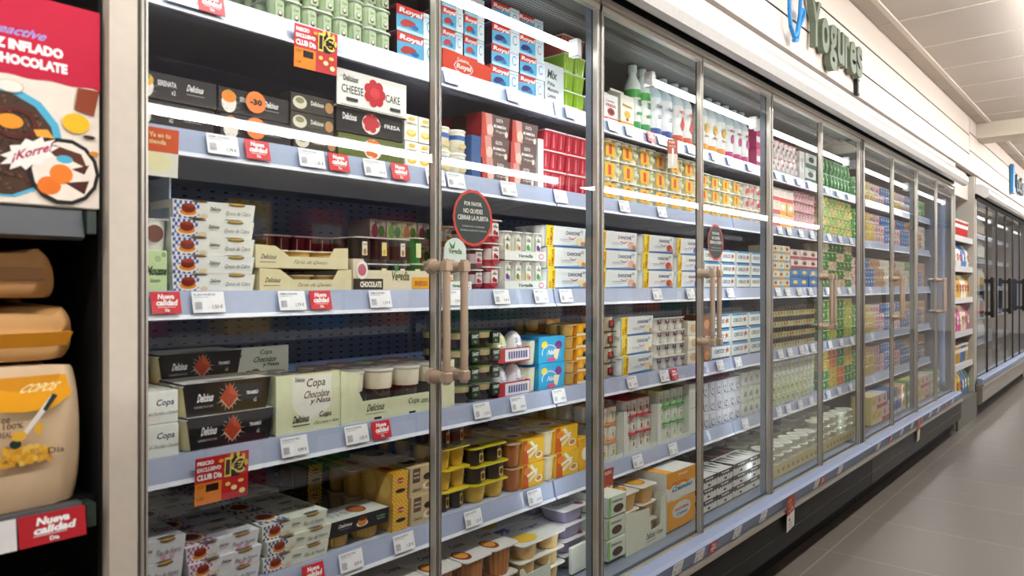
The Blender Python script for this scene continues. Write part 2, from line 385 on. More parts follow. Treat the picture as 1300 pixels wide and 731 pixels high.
def pot_front(ph='#e8a23c', cap='#3b9c6a', word='SERENATA'):
    return [('e', .14, .42, .1, .4, M('#ece6dc')), ('e', .14, .66, .1, .24, M(ph)), ('e', .14, .78, .06, .14, M(cap))] + spark(.14, .47, '#9a9a9a', .13, .36, 10) + [('t', word, .28, .52, .5, .72, M('#e9e9e9'), .02), ('t', 'x2', .44, .25, .49, .42, M('#e9e9e9')), ('t', 'Delicious', .62, .5, .82, .75, M('#e9e9e9'), .03, .1), ('r', .62, .36, .84, .4, M('#8b8b8b'))]
def danone_front(ph='#e9b7a4', strip=True):
    o = [('r', 0, 0, 1, .09, M('#2f5f9e')), ('p', [(.25, .09), (1, .09), (1, .2), (.6, .13)], M('#7fb0d6')), ('t', 'DANONE', .5, .62, .86, .8, M('#27356b'), .02), ('a', .66, .62, .12, .2, .16, 215, 325, M('#d8453a')), ('r', .34, .38, .72, .41, M('#9aa6bf')), ('r', .34, .3, .64, .32, M('#9aa6bf')), ('e', .86, .32, .1, .2, M(ph)), ('e', .94, .22, .05, .12, M('#c98d58')), ('a', .9, .82, .035, .07, .3, 0, 360, M('#27356b'))]
    if strip: o += [('r', 0, 0, .17, 1, M('#f6dc1e')), ('v', 'PACK', .02, .08, .075, .42, M('#a8241c')), ('v', 'FAMILIAR', .085, .08, .15, .92, M('#a8241c'))]
    return o
def royal_front(fr='#35306e'):
    return [('r', 0, 0, .66, 1, M('#5db8e0')), ('p', [(0, .62), (.66, .72), (.66, 1), (0, 1)], M('#e03a34')), ('t', 'Royal', .05, .66, .62, .92, M('#ffffff'), .04, .05), ('e', .3, .38, .18, .14, M(fr)), ('e', .18, .3, .1, .1, M(fr)), ('e', .44, .28, .1, .1, M('#2d6fa8')), ('r', 0, 0, .66, .13, M('#bfe4f2')), ('r', .66, 0, 1, 1, M('#eaf4f8')), ('a', .83, .5, .09, .24, .22, 40, 330, M('#3a95cf')), ('r', .68, .82, .98, .86, M('#9fcde2'))]
def bombon_front():
    return [('p', [(0, 0), (.42, 0), (.34, 1), (0, 1)], M('#d99a90')), ('p', [(0, 0), (.2, 0), (.1, 1), (0, 1)], M('#cf4a3c')), ('e', .3, .3, .12, .24, M('#f0c9bb')), ('t', 'GUSTA', .5, .7, .76, .86, M('#f3e9e2'), .02), ('t', 'BOMBÓN', .42, .44, .88, .6, M('#ffffff'), .03), ('t', 'Original', .5, .2, .84, .34, M('#eadfd6')), ('e', .9, .22, .06, .14, M('#f0d9cc'))]
def smile_front(col, t='Yogur', fruit='#c9302c'):
    return [('r', 0, .84, 1, 1, M(col)), ('t', t, .2, .6, .8, .76, M(col), .02), ('e', .5, .3, .2, .22, M(fruit)), ('e', .42, .38, .08, .08, M('#4a8f3a'))]
def ring_front(col='#27304e'): return [('a', .5, .5, .62, .56, .2, 100, 290, M(col)), ('r', .3, .44, .9, .52, M('#5a5a9a')), ('r', .35, .58, .8, .62, M(col)), ('e', .5, .3, .1, .08, M('#c78ab0'))]
def one_front(): return [('r', .0, .0, 1, 1, M('#f2b61c')), ('t', '1', .3, .16, .7, .84, M('#c83a1e'), .06)]
def drip(col, word, wc='#ffffff'):
    pts = [(0, 1), (0, .62)] + [(i / 12 + .04, .62 + (-.16 if i % 2 else .02)) for i in range(12)] + [(1, .62), (1, 1)]
    return [('p', pts, M(col)), ('t', word, .25, .74, .75, .92, M(wc), .03)]
def oikos_front(c='#f2f0e8'): return [('r', 0, .86, 1, 1, M('#3f9ad2')), ('t', 'OIKOS', .1, .38, .68, .68, M('#41526e'), .02), ('p', [(.78, .3), (.9, .46), (.98, .4), (.92, .56), (.99, .68), (.88, .64), (.82, .78), (.8, .62), (.7, .58), (.8, .5)], M('#c2603e')), ('r', 0, 0, 1, .1, M('#23406e'))]
LAMP_W = 29.0; EXPO = 0.08
# ================================================================ building shell
def tile_mat(name, col, grout, sx, sy, ox, oy, gw, rough=.3, var=.06, nscale=14, bump=0.0):
    m = bpy.data.materials.new(name); m.use_nodes = True; nt = m.node_tree; b = nt.nodes['Principled BSDF']; N = nt.nodes.new; L = nt.links.new
    g = N('ShaderNodeNewGeometry'); sp = N('ShaderNodeSeparateXYZ'); L(g.outputs['Position'], sp.inputs[0])
    def mt(op, a, b_=None):
        n = N('ShaderNodeMath'); n.operation = op
        for i, v in enumerate((a, b_)):
            if v is None: continue
            if isinstance(v, (int, float)): n.inputs[i].default_value = v
            else: L(v, n.inputs[i])
        return n.outputs[0]
    fx = mt('DIVIDE', mt('SUBTRACT', sp.outputs[0], ox), sx); fy = mt('DIVIDE', mt('SUBTRACT', sp.outputs[1], oy), sy)
    gx = mt('LESS_THAN', mt('FRACT', fx), gw / sx); gy = mt('LESS_THAN', mt('FRACT', fy), gw / sy); gg = mt('MAXIMUM', gx, gy)
    cell = N('ShaderNodeCombineXYZ'); L(mt('FLOOR', fx), cell.inputs[0]); L(mt('FLOOR', fy), cell.inputs[1])
    wn = N('ShaderNodeTexWhiteNoise'); L(cell.outputs[0], wn.inputs['Vector'])
    n1 = N('ShaderNodeTexNoise'); n1.inputs['Scale'].default_value = nscale; n1.inputs['Detail'].default_value = 6; L(g.outputs['Position'], n1.inputs['Vector'])
    n2 = N('ShaderNodeTexNoise'); n2.inputs['Scale'].default_value = 1.7; n2.inputs['Detail'].default_value = 3; L(g.outputs['Position'], n2.inputs['Vector'])
    v = mt('ADD', mt('ADD', mt('MULTIPLY', wn.outputs[0], var), mt('MULTIPLY', n1.outputs[0], var * 2)), mt('MULTIPLY', n2.outputs[0], var * 2))
    v = mt('ADD', v, 1 - var * 2.5)
    mul = N('ShaderNodeVectorMath'); mul.operation = 'SCALE'; mul.inputs[0].default_value = rgb(col)[:3]; L(v, mul.inputs['Scale'])
    mx = N('ShaderNodeMixRGB'); L(gg, mx.inputs[0]); L(mul.outputs[0], mx.inputs[1]); mx.inputs[2].default_value = rgb(grout); L(mx.outputs[0], b.inputs['Base Color'])
    rr = mt('ADD', rough, mt('MULTIPLY', n1.outputs[0], .12)); L(rr, b.inputs['Roughness'])
    if bump:
        bp = N('ShaderNodeBump'); bp.inputs['Strength'].default_value = bump; bp.inputs['Distance'].default_value = .004; L(n1.outputs[0], bp.inputs['Height']); L(bp.outputs[0], b.inputs['Normal'])
    return m
X0, X1, Y0, Y1, CEIL = -3.0, 22.0, -10.0, .86, 2.70
mfloor = tile_mat('stone_tiles', '#706a63', '#a59c92', .6, .9, 2.81, -.097 - .9, .004, .26, .10)
mceil = tile_mat('ceiling_tiles', '#c4b9af', '#efe6dc', .6, 1.2, 2.75, -.09, .005, .9, .05, 260, .4)
struct(MB().box(X0, X1, Y0, Y1, -.1, 0, mfloor), 'floor')
struct(MB().box(X0, X1, Y0, Y1, CEIL, CEIL + .1, mceil), 'ceiling')
wallm = M('#d9d1c8', .7)
struct(MB().box(X0, X1, Y1, Y1 + .1, 0, CEIL, wallm), 'wall_back')
struct(MB().box(X0, X1, Y0 - .1, Y0, 0, CEIL, wallm), 'wall_front')
struct(MB().box(X0 - .1, X0, Y0, Y1, 0, CEIL, wallm), 'wall_left')
struct(MB().box(X1, X1 + .1, Y0, Y1, 0, CEIL, wallm), 'wall_right')
# ceiling runners and the cross beam
g = MB()
for i in range(8):
    y = -.105 - 1.2 * i; g.box(X0, X1, y - .014, y + .014, CEIL - .012, CEIL, M('#e0d6ca', .5))
x = 2.75 - 5.4
while x < X1:
    g.box(x - .004, x + .004, Y0, Y1, CEIL - .004, CEIL, M('#e0d6ca', .5)); x += .6
struct(g, 'trim_1')
struct(MB().box(7.9, 8.25, Y0, Y1, 2.56, CEIL, M('#d8cfbf', .7)), 'trim_2')
# bulkhead above the cabinets: three boards with dark joints between them
fm = M('#dccfc4', .6); dk = M('#100e0d', .9)
for i, (a, b, xa, xb) in enumerate(((2.225, 2.363, X0, 7.55), (2.373, 2.529, X0, 7.55), (2.539, CEIL, X0, 7.55), (2.225, 2.40, 7.56, X1), (2.41, 2.56, 7.56, X1), (2.57, CEIL, 7.56, X1))):
    struct(MB().box(xa, xb, .0, .05, a, b, fm), 'trim_%d' % (i + 3))
struct(MB().box(X0, X1, .05, .12, 2.2, CEIL, dk), 'wall_bulkhead')

for z, xa, xb in ((2.363, X0, 7.55), (2.529, X0, 7.55), (2.40, 7.56, X1), (2.56, 7.56, X1)): dkb = MB().box(xa, xb, .003, .05, z, z + .010, dk); struct(dkb, 'trim_9')
# ================================================================ the cabinets
def perf_mat(name, base, hole, px, pz, w, h, rough=.4, axis=2):
    m = bpy.data.materials.new(name); m.use_nodes = True; nt = m.node_tree; b = nt.nodes['Principled BSDF']; N = nt.nodes.new; L = nt.links.new
    g = N('ShaderNodeNewGeometry'); sp = N('ShaderNodeSeparateXYZ'); L(g.outputs['Position'], sp.inputs[0])
    def mt(op, a, b_=None):
        n = N('ShaderNodeMath'); n.operation = op
        for i, v in enumerate((a, b_)):
            if v is None: continue
            if isinstance(v, (int, float)): n.inputs[i].default_value = v
            else: L(v, n.inputs[i])
        return n.outputs[0]
    fx = mt('FRACT', mt('DIVIDE', mt('ADD', sp.outputs[0], 10), px)); fz = mt('FRACT', mt('DIVIDE', mt('ADD', sp.outputs[axis], 10), pz))
    c = mt('MULTIPLY', mt('LESS_THAN', fx, w / px), mt('LESS_THAN', fz, h / pz))
    n1 = N('ShaderNodeTexNoise'); n1.inputs['Scale'].default_value = 3; L(g.outputs['Position'], n1.inputs['Vector'])
    mx0 = N('ShaderNodeMixRGB'); L(n1.outputs[0], mx0.inputs[0]); mx0.inputs[1].default_value = tuple(k * .85 for k in rgb(base)[:3]) + (1,); mx0.inputs[2].default_value = rgb(base)
    mx = N('ShaderNodeMixRGB'); L(c, mx.inputs[0]); L(mx0.outputs[0], mx.inputs[1]); mx.inputs[2].default_value = rgb(hole); L(mx.outputs[0], b.inputs['Base Color'])
    b.inputs['Roughness'].default_value = rough
    return m
ALU = M('#cdc7bd', .3, .6); ALUD = M('#6d6862', .35, .8); GASK = M('#1c1c1e', .6); BRONZE = M('#c3ad98', .34, .55)
SHELFM = M('#b4bccf', .4); LIP = M('#aab6d2', .25, 0, .4); INNER = M('#5d6c84', .45); PERF = perf_mat('perforated_steel', '#86a2d2', '#0b0f18', .038, .0185, .012, .0045)
GRILLE = perf_mat('air_honeycomb', '#8f9696', '#343a3c', .012, .012, .008, .008, .5, 1)
GLASS = thin_glass('door_glass', (.97, .985, .975, 1), 1.35, .0, .045)
TUBE = EM('led_tube', (1, .99, .97, 1), 5.0)
BLACKP = M('#151615', .55); STEEL = M('#8d867e', .35, .6)
YSH = {'A': .17, 'B': .17, 'C': .17, 'D': .17, 'E': .17, 'F': .07}
ZSH = {'A': 1.745, 'B': 1.484, 'C': 1.186, 'D': .8865, 'E': .61, 'F': .34}
SHNAME = {'A': 'top shelf', 'B': 'second shelf', 'C': 'third shelf', 'D': 'fourth shelf', 'E': 'fifth shelf', 'F': 'cabinet floor'}
DOOR_Z0, DOOR_Z1 = .315, 1.995
def area(name, loc, sx, sy, power, rot=(0, 0, 0), col=(1, .98, .95), spread=None):
    l = bpy.data.lights.new(name, 'AREA'); l.shape = 'RECTANGLE'; l.size = sx; l.size_y = sy; l.energy = power; l.color = col
    if spread: l.spread = spread
    o = bpy.data.objects.new(name, l); COL.objects.link(o); o.location = loc; o.rotation_euler = rot
    return o
DOOR_S = []      # hinge-to-hinge spans of every door, in order along the aisle
def cabinet(s0, pairs, label, first, handle=BRONZE, frame=ALU, deep=.74, led=True, back=PERF, stile=.0065, endl=True, endr=True, kick=BLACKP, glass=None):
    s1 = s0 + .04 + pairs * 1.255 + .02
    root = empty('refrigerated_cabinet', (s0, 0, 0)); tag(root, label, 'refrigerator')
    W = s1 - s0
    def B(mb, name, parent=root): return mb.build(name, parent)
    # walls of the box
    B(MB().box(.0, W, deep, deep + .03, .06, 2.1, back), 'back_panel')
    for x in ((0,) if endl else ()) + ((W - .025,) if endr else ()):
        e = MB(); e.box(x, x + (.04 if x == 0 else .025), -.004 if x == 0 else .02, deep + .03, .06, 2.0, M('#cfc5b8', .5) if x == 0 else INNER); B(e, 'end_panel')
    B(MB().box(.04, W - .03, .03, deep, 2.005, 2.1, M('#6a6e69', .5)), 'roof_panel')
    B(MB().box(.04, W - .03, .10, .24, 1.99, 2.003, GRILLE), 'air_grille')
    B(MB().box(.04, W - .03, .03, deep, .24, .335, M('#7c8796', .4)), 'deck')
    # canopy: rounded white bonnet over the doors
    pts = [(.06, 2.195), (-.008, 2.195), (-.008, 2.135), (-.05, 2.127), (-.083, 2.105), (-.103, 2.07), (-.108, 2.035), (-.096, 2.006), (-.07, 2.0), (-.01, 2.045), (.06, 2.045)]
    c = MB(); c.prof_x(pts, 0.0, W, M('#d9d7d4', .22, 0, .5)); B(c, 'canopy')
    B(MB().box(0, W, -.005, .02, 2.012, 2.045, BLACKP).box(0.0, W, -.02, .02, 1.995, 2.012, frame), 'header')
    # base: ticket rail, bumper and plinth
    r = MB(); r.prof_x([(-.012, .342), (-.05, .338), (-.062, .33), (-.052, .288), (-.04, .282), (-.012, .3)], 0, W, M('#8f9bb8', .55)); o = B(r, 'ticket_rail')
    r = MB(); r.prof_x([(.03, .31), (-.035, .284), (-.066, .283), (-.070, .272), (-.05, .268), (.03, .268)], 0, W, M('#a29c94', .3, .5)); B(r, 'bumper')
    r = MB(); r.prof_x([(.03, .268), (-.048, .268), (-.056, .25), (-.056, .188), (-.053, .186), (-.056, .184), (-.054, .12), (-.03, .10), (.03, .10)], 0, W, kick); B(r, 'kick_panel')
    B(MB().box(0, W, .03, .07, .0, .12, M('#0c0c0c', .7)), 'plinth')
    # shelves
    for p in range(pairs):
        xa, xb = (.045 if endl or p else .003) + p * 1.255, (.045 + (p + 1) * 1.255 - .008 if p < pairs - 1 else W - (.03 if endr else .003))
        for k in 'ABCDE':
            y, z = YSH[k], ZSH[k]; m = MB(); m.box(xa, xb, y + .004, deep, z - .022, z, SHELFM)
            m.box(xa, xb, y + .02, y + .05, z - .04, z - .02, SHELFM)
            sh = B(m, 'shelf')
            l = MB(); l.prof_x([(y + .004, z + .004), (y - .002, z + .004), (y - .012, z - .046), (y - .007, z - .048), (y + .003, z - .042)], xa, xb, LIP)
            l.prof_x([(y - .014, z - .040), (y - .011, z - .048), (y - .018, z - .048)], xa, xb, M('#dfe4ee', .2)); B(l, 'ticket_strip', sh)
            for xx in (xa + .03, xb - .03): B(MB().prof_x([(y + .04, z - .022), (deep, z - .022), (deep, z - .09), (y + .2, z - .04)], xx - .002, xx + .002, SHELFM), 'bracket', sh)
        # mullion post and inner corner
        if p: B(MB().box(xa - .016, xa + .006, .018, .04, .3, 2.0, M('#7f8a96', .35, .3)), 'mullion')
    if led:
        for p in range(pairs):
            xa = .07 + p * 1.255; xt_ = xa + (.36 if first and p == 1 else 0); B(MB().tube((xt_, .06, 1.872), (xa + 1.18, .06, 1.872), .012, TUBE, 12), 'lamp_tube')
            for q in (xt_ - .02, xa + 1.18): B(MB().box(q, q + .02, .045, .075, 1.852, 1.90, M('#e8e8e8')), 'lamp_holder')
            area('cabinet_light', (s0 + xa + .59, .062, 1.857), 1.15, .02, LED_W, (R(25), 0, 0), (.88, .95, 1))
            area('post_fill', (s0 + xa + 1.205, .052, 1.15), .02, 1.5, POST_FILL_W, (R(90), 0, 0), (.84, .93, 1))  # added upright fill near each post, no fixture, lifts goods and shelf undersides
    # doors: two to a pair, hinged at the outer posts
    for p in range(pairs):
        for q in (0, 1):
            xa = .045 + p * 1.255 + q * .6215 + (.003 if q else 0); xb = xa + .6185
            DOOR_S.append((s0 + xa, s0 + xb))
            d = MB(); z0, z1 = DOOR_Z0, DOOR_Z1
            hs = stile + .004 if q == 0 else stile; he = stile if q == 0 else stile + .004
            for a, b in ((xa, xa + hs), (xb - he, xb)):
                d.bevel_box(a, b, -.006, .012, z0, z1, frame, .002); mid = (a + b) / 2; d.box(mid - .001, mid + .001, -.0065, -.006, z0, z1, GASK)
                d.box(a + .002, b - .002, .012, .017, z0, z1, GASK)
            d.box(xa, xb, -.007, .012, z1 - .016, z1, frame); d.box(xa, xb, -.007, .012, z0, z0 + .022, frame); d.box(xa, xb, -.0075, -.007, z0 + .010, z0 + .013, GASK)
            door = B(d, 'door')
            gl = MB(); gl.add([(xa + hs, 0, z0 + .02), (xb - he, 0, z0 + .02), (xb - he, 0, z1 - .014), (xa + hs, 0, z1 - .014)], [(0, 1, 2, 3)], glass or GLASS); B(gl, 'glass_pane', door)
            hx = xb - .020 if q == 0 else xa + .027; hb = hx; h = MB()
            if handle is BRONZE:
                for z in (1.24, 1.005): h.tube((hb, -.004, z), (hb, -.016, z), .017, handle, 16); h.tube((hb, -.014, z), (hb, -.056, z), .0145, handle, 14, .008); h.bevel_box(hb - .010, hb + .010, -.064, -.044, z - .011, z + .011, handle)
                h.tube((hb, -.054, .99), (hb, -.054, 1.255), .0085, handle, 12)
            else:
                h.bevel_box(hb - .012, hb + .012, -.06, -.03, .88, 1.28, handle, .004); h.box(hb - .008, hb + .008, -.03, -.012, .9, .94, handle); h.box(hb - .008, hb + .008, -.03, -.012, 1.22, 1.26, handle)
            B(h, 'handle', door)
            if q == 1 and first and p < 2:
                st = MB(); cx, cz, r = xa + .108, 1.354, .066
                n = 36; P = (cx - r, -.0018, cz - r)
                st.art(P, (2 * r, 0, 0), (0, 0, 2 * r), [('e', .5, .5, .5, .5, M('#333d3b', .4)), ('a', .5, .5, .49, .49, .09, 0, 180, M('#c4402f', .4)), ('a', .5, .5, .49, .49, .09, 180, 360, M('#c4402f', .4)),
                    ('t', 'POR FAVOR,', .28, .70, .72, .78, M('#e9e7df')), ('t', 'NO OLVIDES', .26, .58, .74, .66, M('#e9e7df')), ('t', 'CERRAR LA PUERTA', .12, .46, .88, .54, M('#e9e7df')), ('t', 'AYÚDANOS A AHORRAR', .22, .34, .78, .37, M('#b9bab4')), ('t', 'ENERGÍA ENTRE TODOS', .18, .27, .82, .30, M('#b9bab4'))])
                B(st, 'sticker', door)
    return root
LED_W, POST_FILL_W = .6, .65
cabinet(.42, 3, 'long glass-door yogurt refrigerator with bronze handles, stocked full, beside the dry-goods shelf', True, endr=False)
cabinet(4.25, 2, 'glass-door refrigerator between the yogurt cabinet and the snack rack', False, endl=False, kick=M('#2c2a27', .5))
cabinet(7.86, 3, 'far refrigerator with black door handles beyond the snack rack', False, handle=M('#141414', .3), frame=M('#3a3835', .3, .6), kick=M('#8f8981', .3, .3), glass=thin_glass('coated_glass', (.95, .96, .95, 1), 1.3, .0, .05))

# joint posts between the first two cabinets
struct(MB().box(4.222, 4.285, -.008, .02, .30, 2.0, M('#8d867c', .35, .5)).box(4.242, 4.262, -.010, -.008, .30, 2.0, M('#3a3835', .5)), 'trim_20')
# ================================================================ goods on the shelves
ORD = ['first', 'second', 'third', 'fourth', 'fifth', 'sixth', 'seventh', 'eighth', 'ninth', 'tenth', 'eleventh', 'twelfth', 'thirteenth', 'fourteenth', 'fifteenth', 'sixteenth', 'seventeenth', 'eighteenth', 'nineteenth', 'twentieth']
LV = {1: [''], 2: ['lower', 'upper'], 3: ['bottom', 'middle', 'top'], 4: ['lowest', 'second-up', 'third-up', 'topmost'], 5: ['lowest', 'second-up', 'middle', 'fourth-up', 'topmost']}
def door_of(s, Y=.0):
    s = s * CD / (CD + Y)          # the door through which it is seen from the aisle
    for i, (a, b) in enumerate(DOOR_S):
        if s < b + .01: return i
    return len(DOOR_S) - 1
_colcount = {}; LABELS = {}; OCC = {}
def run(sh, x0, x1, n, ytop, lv, fn, desc, name, cat, rows=1, dep=.12, dy=0.0, fill=.975, only=None, z0=0.0, pick=None, jit=.006, gap=0.0, rowskip=None, xt=None, hmul=1.0, ss=None):
    """n columns side by side between picture columns x0..x1, lv layers high, rows deep; sizes follow from what shows in the photograph"""
    Y = YSH[sh] + .010 + dy; zb = ZSH[sh] + z0; s0, s1 = ss or (S(x0, Y), S(x1, Y)); w = (s1 - s0) / n
    ztop_ = ZZ(xt or (x0 + x1) / 2, ytop, Y)
    y0_, y1_ = Y, Y + rows * (dep + .006)
    if not ss and name != 'display_tray':      # goods never share space: trim the span against what already stands there
        for a, b, c, d, e, f in OCC.setdefault(sh, []):
            if c < y1_ + .004 and d > y0_ - .004 and e < ztop_ and f > zb:
                if s0 < b + .002 < s0 + (s1 - s0) * .45: s0 = b + .003
                elif s1 - (s1 - s0) * .45 < a - .002 < s1: s1 = a - .003
        w = (s1 - s0) / n
        OCC[sh].append((s0, s1, y0_, y1_, zb, ztop_))
    ht = ZZ(xt or (x0 + x1) / 2, ytop, Y) - zb; h = ht / lv * hmul
    fns = fn if isinstance(fn, list) else [fn]
    kinds = [f(w * fill, h * .985, dep) for f in fns]
    descs = desc if isinstance(desc, list) else [desc] * len(kinds)
    grp = (cat if cat.endswith('s') else cat + 's') + ' on the %s of door %s' % (SHNAME[sh], ORD[door_of((s0 + s1) / 2, Y)])
    rnd = random.Random(ord(sh) * 7919 + round(x0) * 31 + n)
    keys = {}
    for c in range(n):
        s = s0 + w * (c + .5); dr = door_of(s, Y)
        for r in range(rows):
            top = lv if not rowskip else max(1, lv - rowskip[r] if r < len(rowskip) else lv)
            for l in range(top):
                if only and not only(c, l, r): continue
                k = pick(c, l, r) if pick else 0; d = descs[k]
                kk = (d, sh, dr)
                _colcount.setdefault(kk, [])
                if (round(s0, 3), c) not in _colcount[kk]: _colcount[kk].append((round(s0, 3), c))
                col = _colcount[kk].index((round(s0, 3), c))
                ws = [d + ',']
                if lv > 1: ws.append(LV[lv][l] + ',')
                ws.append(ORD[min(col, 19)] + ' column,')
                if rows > 1: ws.append(('front', 'middle', 'rear', 'hindmost')[r] + ' row,')
                ws.append(SHNAME[sh] + ','); ws.append(ORD[dr] + ' door')
                lab = ' '.join(ws)
                LABELS[lab] = LABELS.get(lab, 0) + 1
                far = s > 3.6
                place(kinds[k], name, (s + rnd.uniform(-jit, jit) * min(1, w * 6), Y + r * (dep + .006) + rnd.uniform(0, .004), zb + .0016 + l * h), lab, cat, grp, R(rnd.uniform(-.8, .8)) if w > .05 and not far and not ss and name != 'display_tray' else 0, far)
    return kinds
def ticket_kind(n):
    rnd = random.Random(n); mb = MB(); w, h = .062, .040
    mb.box(-w / 2, w / 2, -.0006, .0006, -h, 0, M('#f6f7fa', .35))
    it = [('t', rnd.choice(['FLAN HUEVO', 'YOGUR NATURAL', 'POSTRE NATA', 'CREMA CATALANA', 'YOGUR GRIEGO']), .06, .8, .72, .9, M('#4a4c55')), ('r', .06, .72, .5, .74, M('#8b8f99')), ('t', rnd.choice(['1,25', '0,99', '2,15', '1,79']) + ' €', .6, .16, .92, .36, M('#6a6d76'), .01)]
    for i in range(7):
        for j in range(7):
            if rnd.random() < .5: it.append(('r', .07 + i * .025, .12 + j * .045, .095 + i * .025, .165 + j * .045, M('#5a5d66')))
    it = [i for i in it if not (i[0] == 'r' and i[1] < .3 and i[2] < .5)] + [('r', .07 + .03 * i, .14, .082 + .03 * i, .5, M('#5a5d66')) for i in range(7)]
    mb.art((-w / 2, -.0007, -h), (w, 0, 0), (0, 0, h), it); return Kind([('price_ticket', mb, [])])
TK = [ticket_kind(i) for i in range(4)]
def offer_kind():
    mb = MB(); w, h = .052, .040; mb.box(-w / 2, w / 2, -.0012, .0002, -h, 0, M('#d3202c', .35))
    mb.art((-w / 2, -.0013, -h), (w, 0, 0), (0, 0, h), [('t', 'Nueva', .22, .66, .78, .9, M('#ffffff'), .04, .05), ('t', 'calidad', .14, .36, .86, .64, M('#ffffff'), .04, .05), ('r', .2, .28, .8, .30, M('#ffffff')), ('t', 'Dia', .42, .08, .58, .22, M('#ffffff'), .03)]); return Kind([('offer_tag', mb, [])])
OK_ = offer_kind(); TILT = R(-12)
_tk = {}
def on_lip(sh, px, kind, name, what, cat, dz=0.0, s=None):
    Y = YSH[sh] - .006 if sh != 'F' else -.056
    s = S(px, Y) if s is None else s; z = ZSH[sh] + .002 + dz if sh != 'F' else .330
    if sh == 'F': Y = -.0625
    dr = door_of(s, Y) if sh != 'F' else door_of(s, Y); k = (what, sh, dr); _tk[k] = _tk.get(k, 0) + 1
    shn = SHNAME[sh] + ' lip' if sh != 'F' else 'base rail'
    lab = '%s, %s of its sort along the %s, %s door' % (what, ORD[min(_tk[k] - 1, 19)], shn, ORD[dr])
    LABELS[lab] = LABELS.get(lab, 0) + 1
    o = place(kind, name, (s, Y - .004, z), lab, cat, cat + 's on the ' + shn)
    o.rotation_euler.x = R(-14) if sh != 'F' else R(13)
    return o
def ticket(sh, px, s=None): on_lip(sh, px, TK[int(px) % 4], 'price_ticket', 'white paper price ticket', 'price ticket', s=s)
def offer(sh, px, s=None): on_lip(sh, px, OK_, 'offer_tag', 'red new-quality offer tag', 'offer tag', s=s)
def promo_mb(w=.105, h=.088):
    mb = MB(); mb.box(-w / 2, w / 2, -.0008, .0004, -h, 0, M('#c9202b', .35)); Y_, K_ = M('#f3d66a'), M('#17130f')
    it = [('r', 0, 0, .49, .46, M('#f08a24')), ('t', 'PRECIO', .03, .84, .33, .93, M('#ffffff'), .05), ('t', 'EXCLUSIVO', .03, .70, .47, .79, M('#ffffff'), .05), ('t', 'CLUB Dia', .03, .52, .49, .65, M('#ffffff'), .05), ('r', .2, .26, .43, .42, K_), ('t', '1,25', .04, .1, .16, .16, K_), ('r', .03, .4, .17, .41, K_), ('r', .03, .36, .15, .37, K_)]
    it += [('e', .75, .72, .2, .24, K_)] + [('e', .75 + .2 * math.cos(a), .72 + .24 * math.sin(a), .035, .07, M('#e8c64e')) for a in (0.1, .8, 1.4, 2.0, 2.7, 3.4)]
    it += [('t', '1', .53, .5, .655, .92, Y_, .07), ('t', '€', .66, .54, .93, .9, Y_, .06), ('t', '1', .552, .545, .632, .875, K_, .02), ('t', '€', .70, .59, .895, .85, K_, .01)]
    it += [('e', .6, .34, .05, .045, Y_), ('e', .72, .24, .06, .055, M('#f7e7a0')), ('e', .85, .37, .06, .04, Y_), ('e', .88, .14, .06, .06, M('#f7e7a0')), ('e', .46, .88, .05, .04, M('#f2a53a'))]
    return mb.art((-w / 2, -.0009, -h), (w, 0, 0), (0, 0, h), it)
PROMO = Kind([('promotion_card', promo_mb(), [])])
def hang(kind, sh, x0, label, name='promotion_card', cat='promotion card', dz=-.006, tilt=0, Y=None):
    Y = YSH[sh] - .022 if Y is None else Y
    o = place(kind, name, (S(x0, Y), Y, ZSH[sh] + dz if sh != 'F' else .333), label, cat); o.rotation_euler = (R(4), R(tilt), 0); return o

# ---------------------------------------------------------------- first door
COCO = [('r', 0, 0, 1, 1, M('#cfe0b4')), ('t', 'Coco', .2, .66, .8, .86, M('#5f8a4c'), .02, .1), ('e', .55, .28, .26, .2, M('#5b3420')), ('e', .55, .32, .2, .13, M('#f4f0e4'))]
run('A', 347, 500, 4, -40, 3, lambda w, h, d: cup_pack(w, h, d, 2, 2, '#d3e2bb', '#e9efe2', art=COCO, band='#c9dcae'), 'green coconut yogurt four-pack', 'coconut_yogurt_pack', 'yogurt pack', rows=2, dep=.095)
def pots(word, ph, cap): return lambda w, h, d: carton(w, h, d, '#272427', pot_front(ph, cap, word), top=[('e', .2, .5, .14, .4, M('#4a4a4a'))])
run('B', 166, 368, 2, 106, 2, [pots('SERENATA', '#e8b23c', '#3b9c6a'), pots('SERENATA', '#ee8a28', '#d88a2a')], ['black dessert box with green-topped pot', 'black dessert box with orange-topped pot'], 'dessert_box', 'dessert box', dep=.2, pick=lambda c, l, r: c % 2)
def sticker30():
    mb = MB(); mb.art((-.022, 0, -.022), (.044, 0, 0), (0, 0, .044), [('e', .5, .5, .5, .5, M('#ef7d2a', .3)), ('t', '-30', .2, .36, .8, .64, M('#2a1a14'), .05)]); return Kind([('discount_sticker', mb, [])])
K30 = sticker30()
for py, wd in ((130, 'upper'), (163, 'lower')):
    YY = YSH['B'] + .0062
    place(K30, 'discount_sticker', (S(325, YY), YY, ZZ(325, py, YY)), 'round orange discount sticker on the %s black dessert boxes, second shelf' % wd, 'sticker')
run('B', 370, 426, 1, 122, 3, lambda w, h, d: carton(w, h, d, '#3a3630', [('e', .2, .5, .16, .34, M('#d9d2bd')), ('e', .2, .6, .1, .16, M('#8a8a68')), ('t', 'Delicious', .45, .45, .75, .7, M('#e6dfcf'), .03), ('e', .88, .5, .1, .3, M('#b8895a'))]), 'dark speciality dessert box with grey photo', 'dessert_box', 'dessert box', dep=.2)
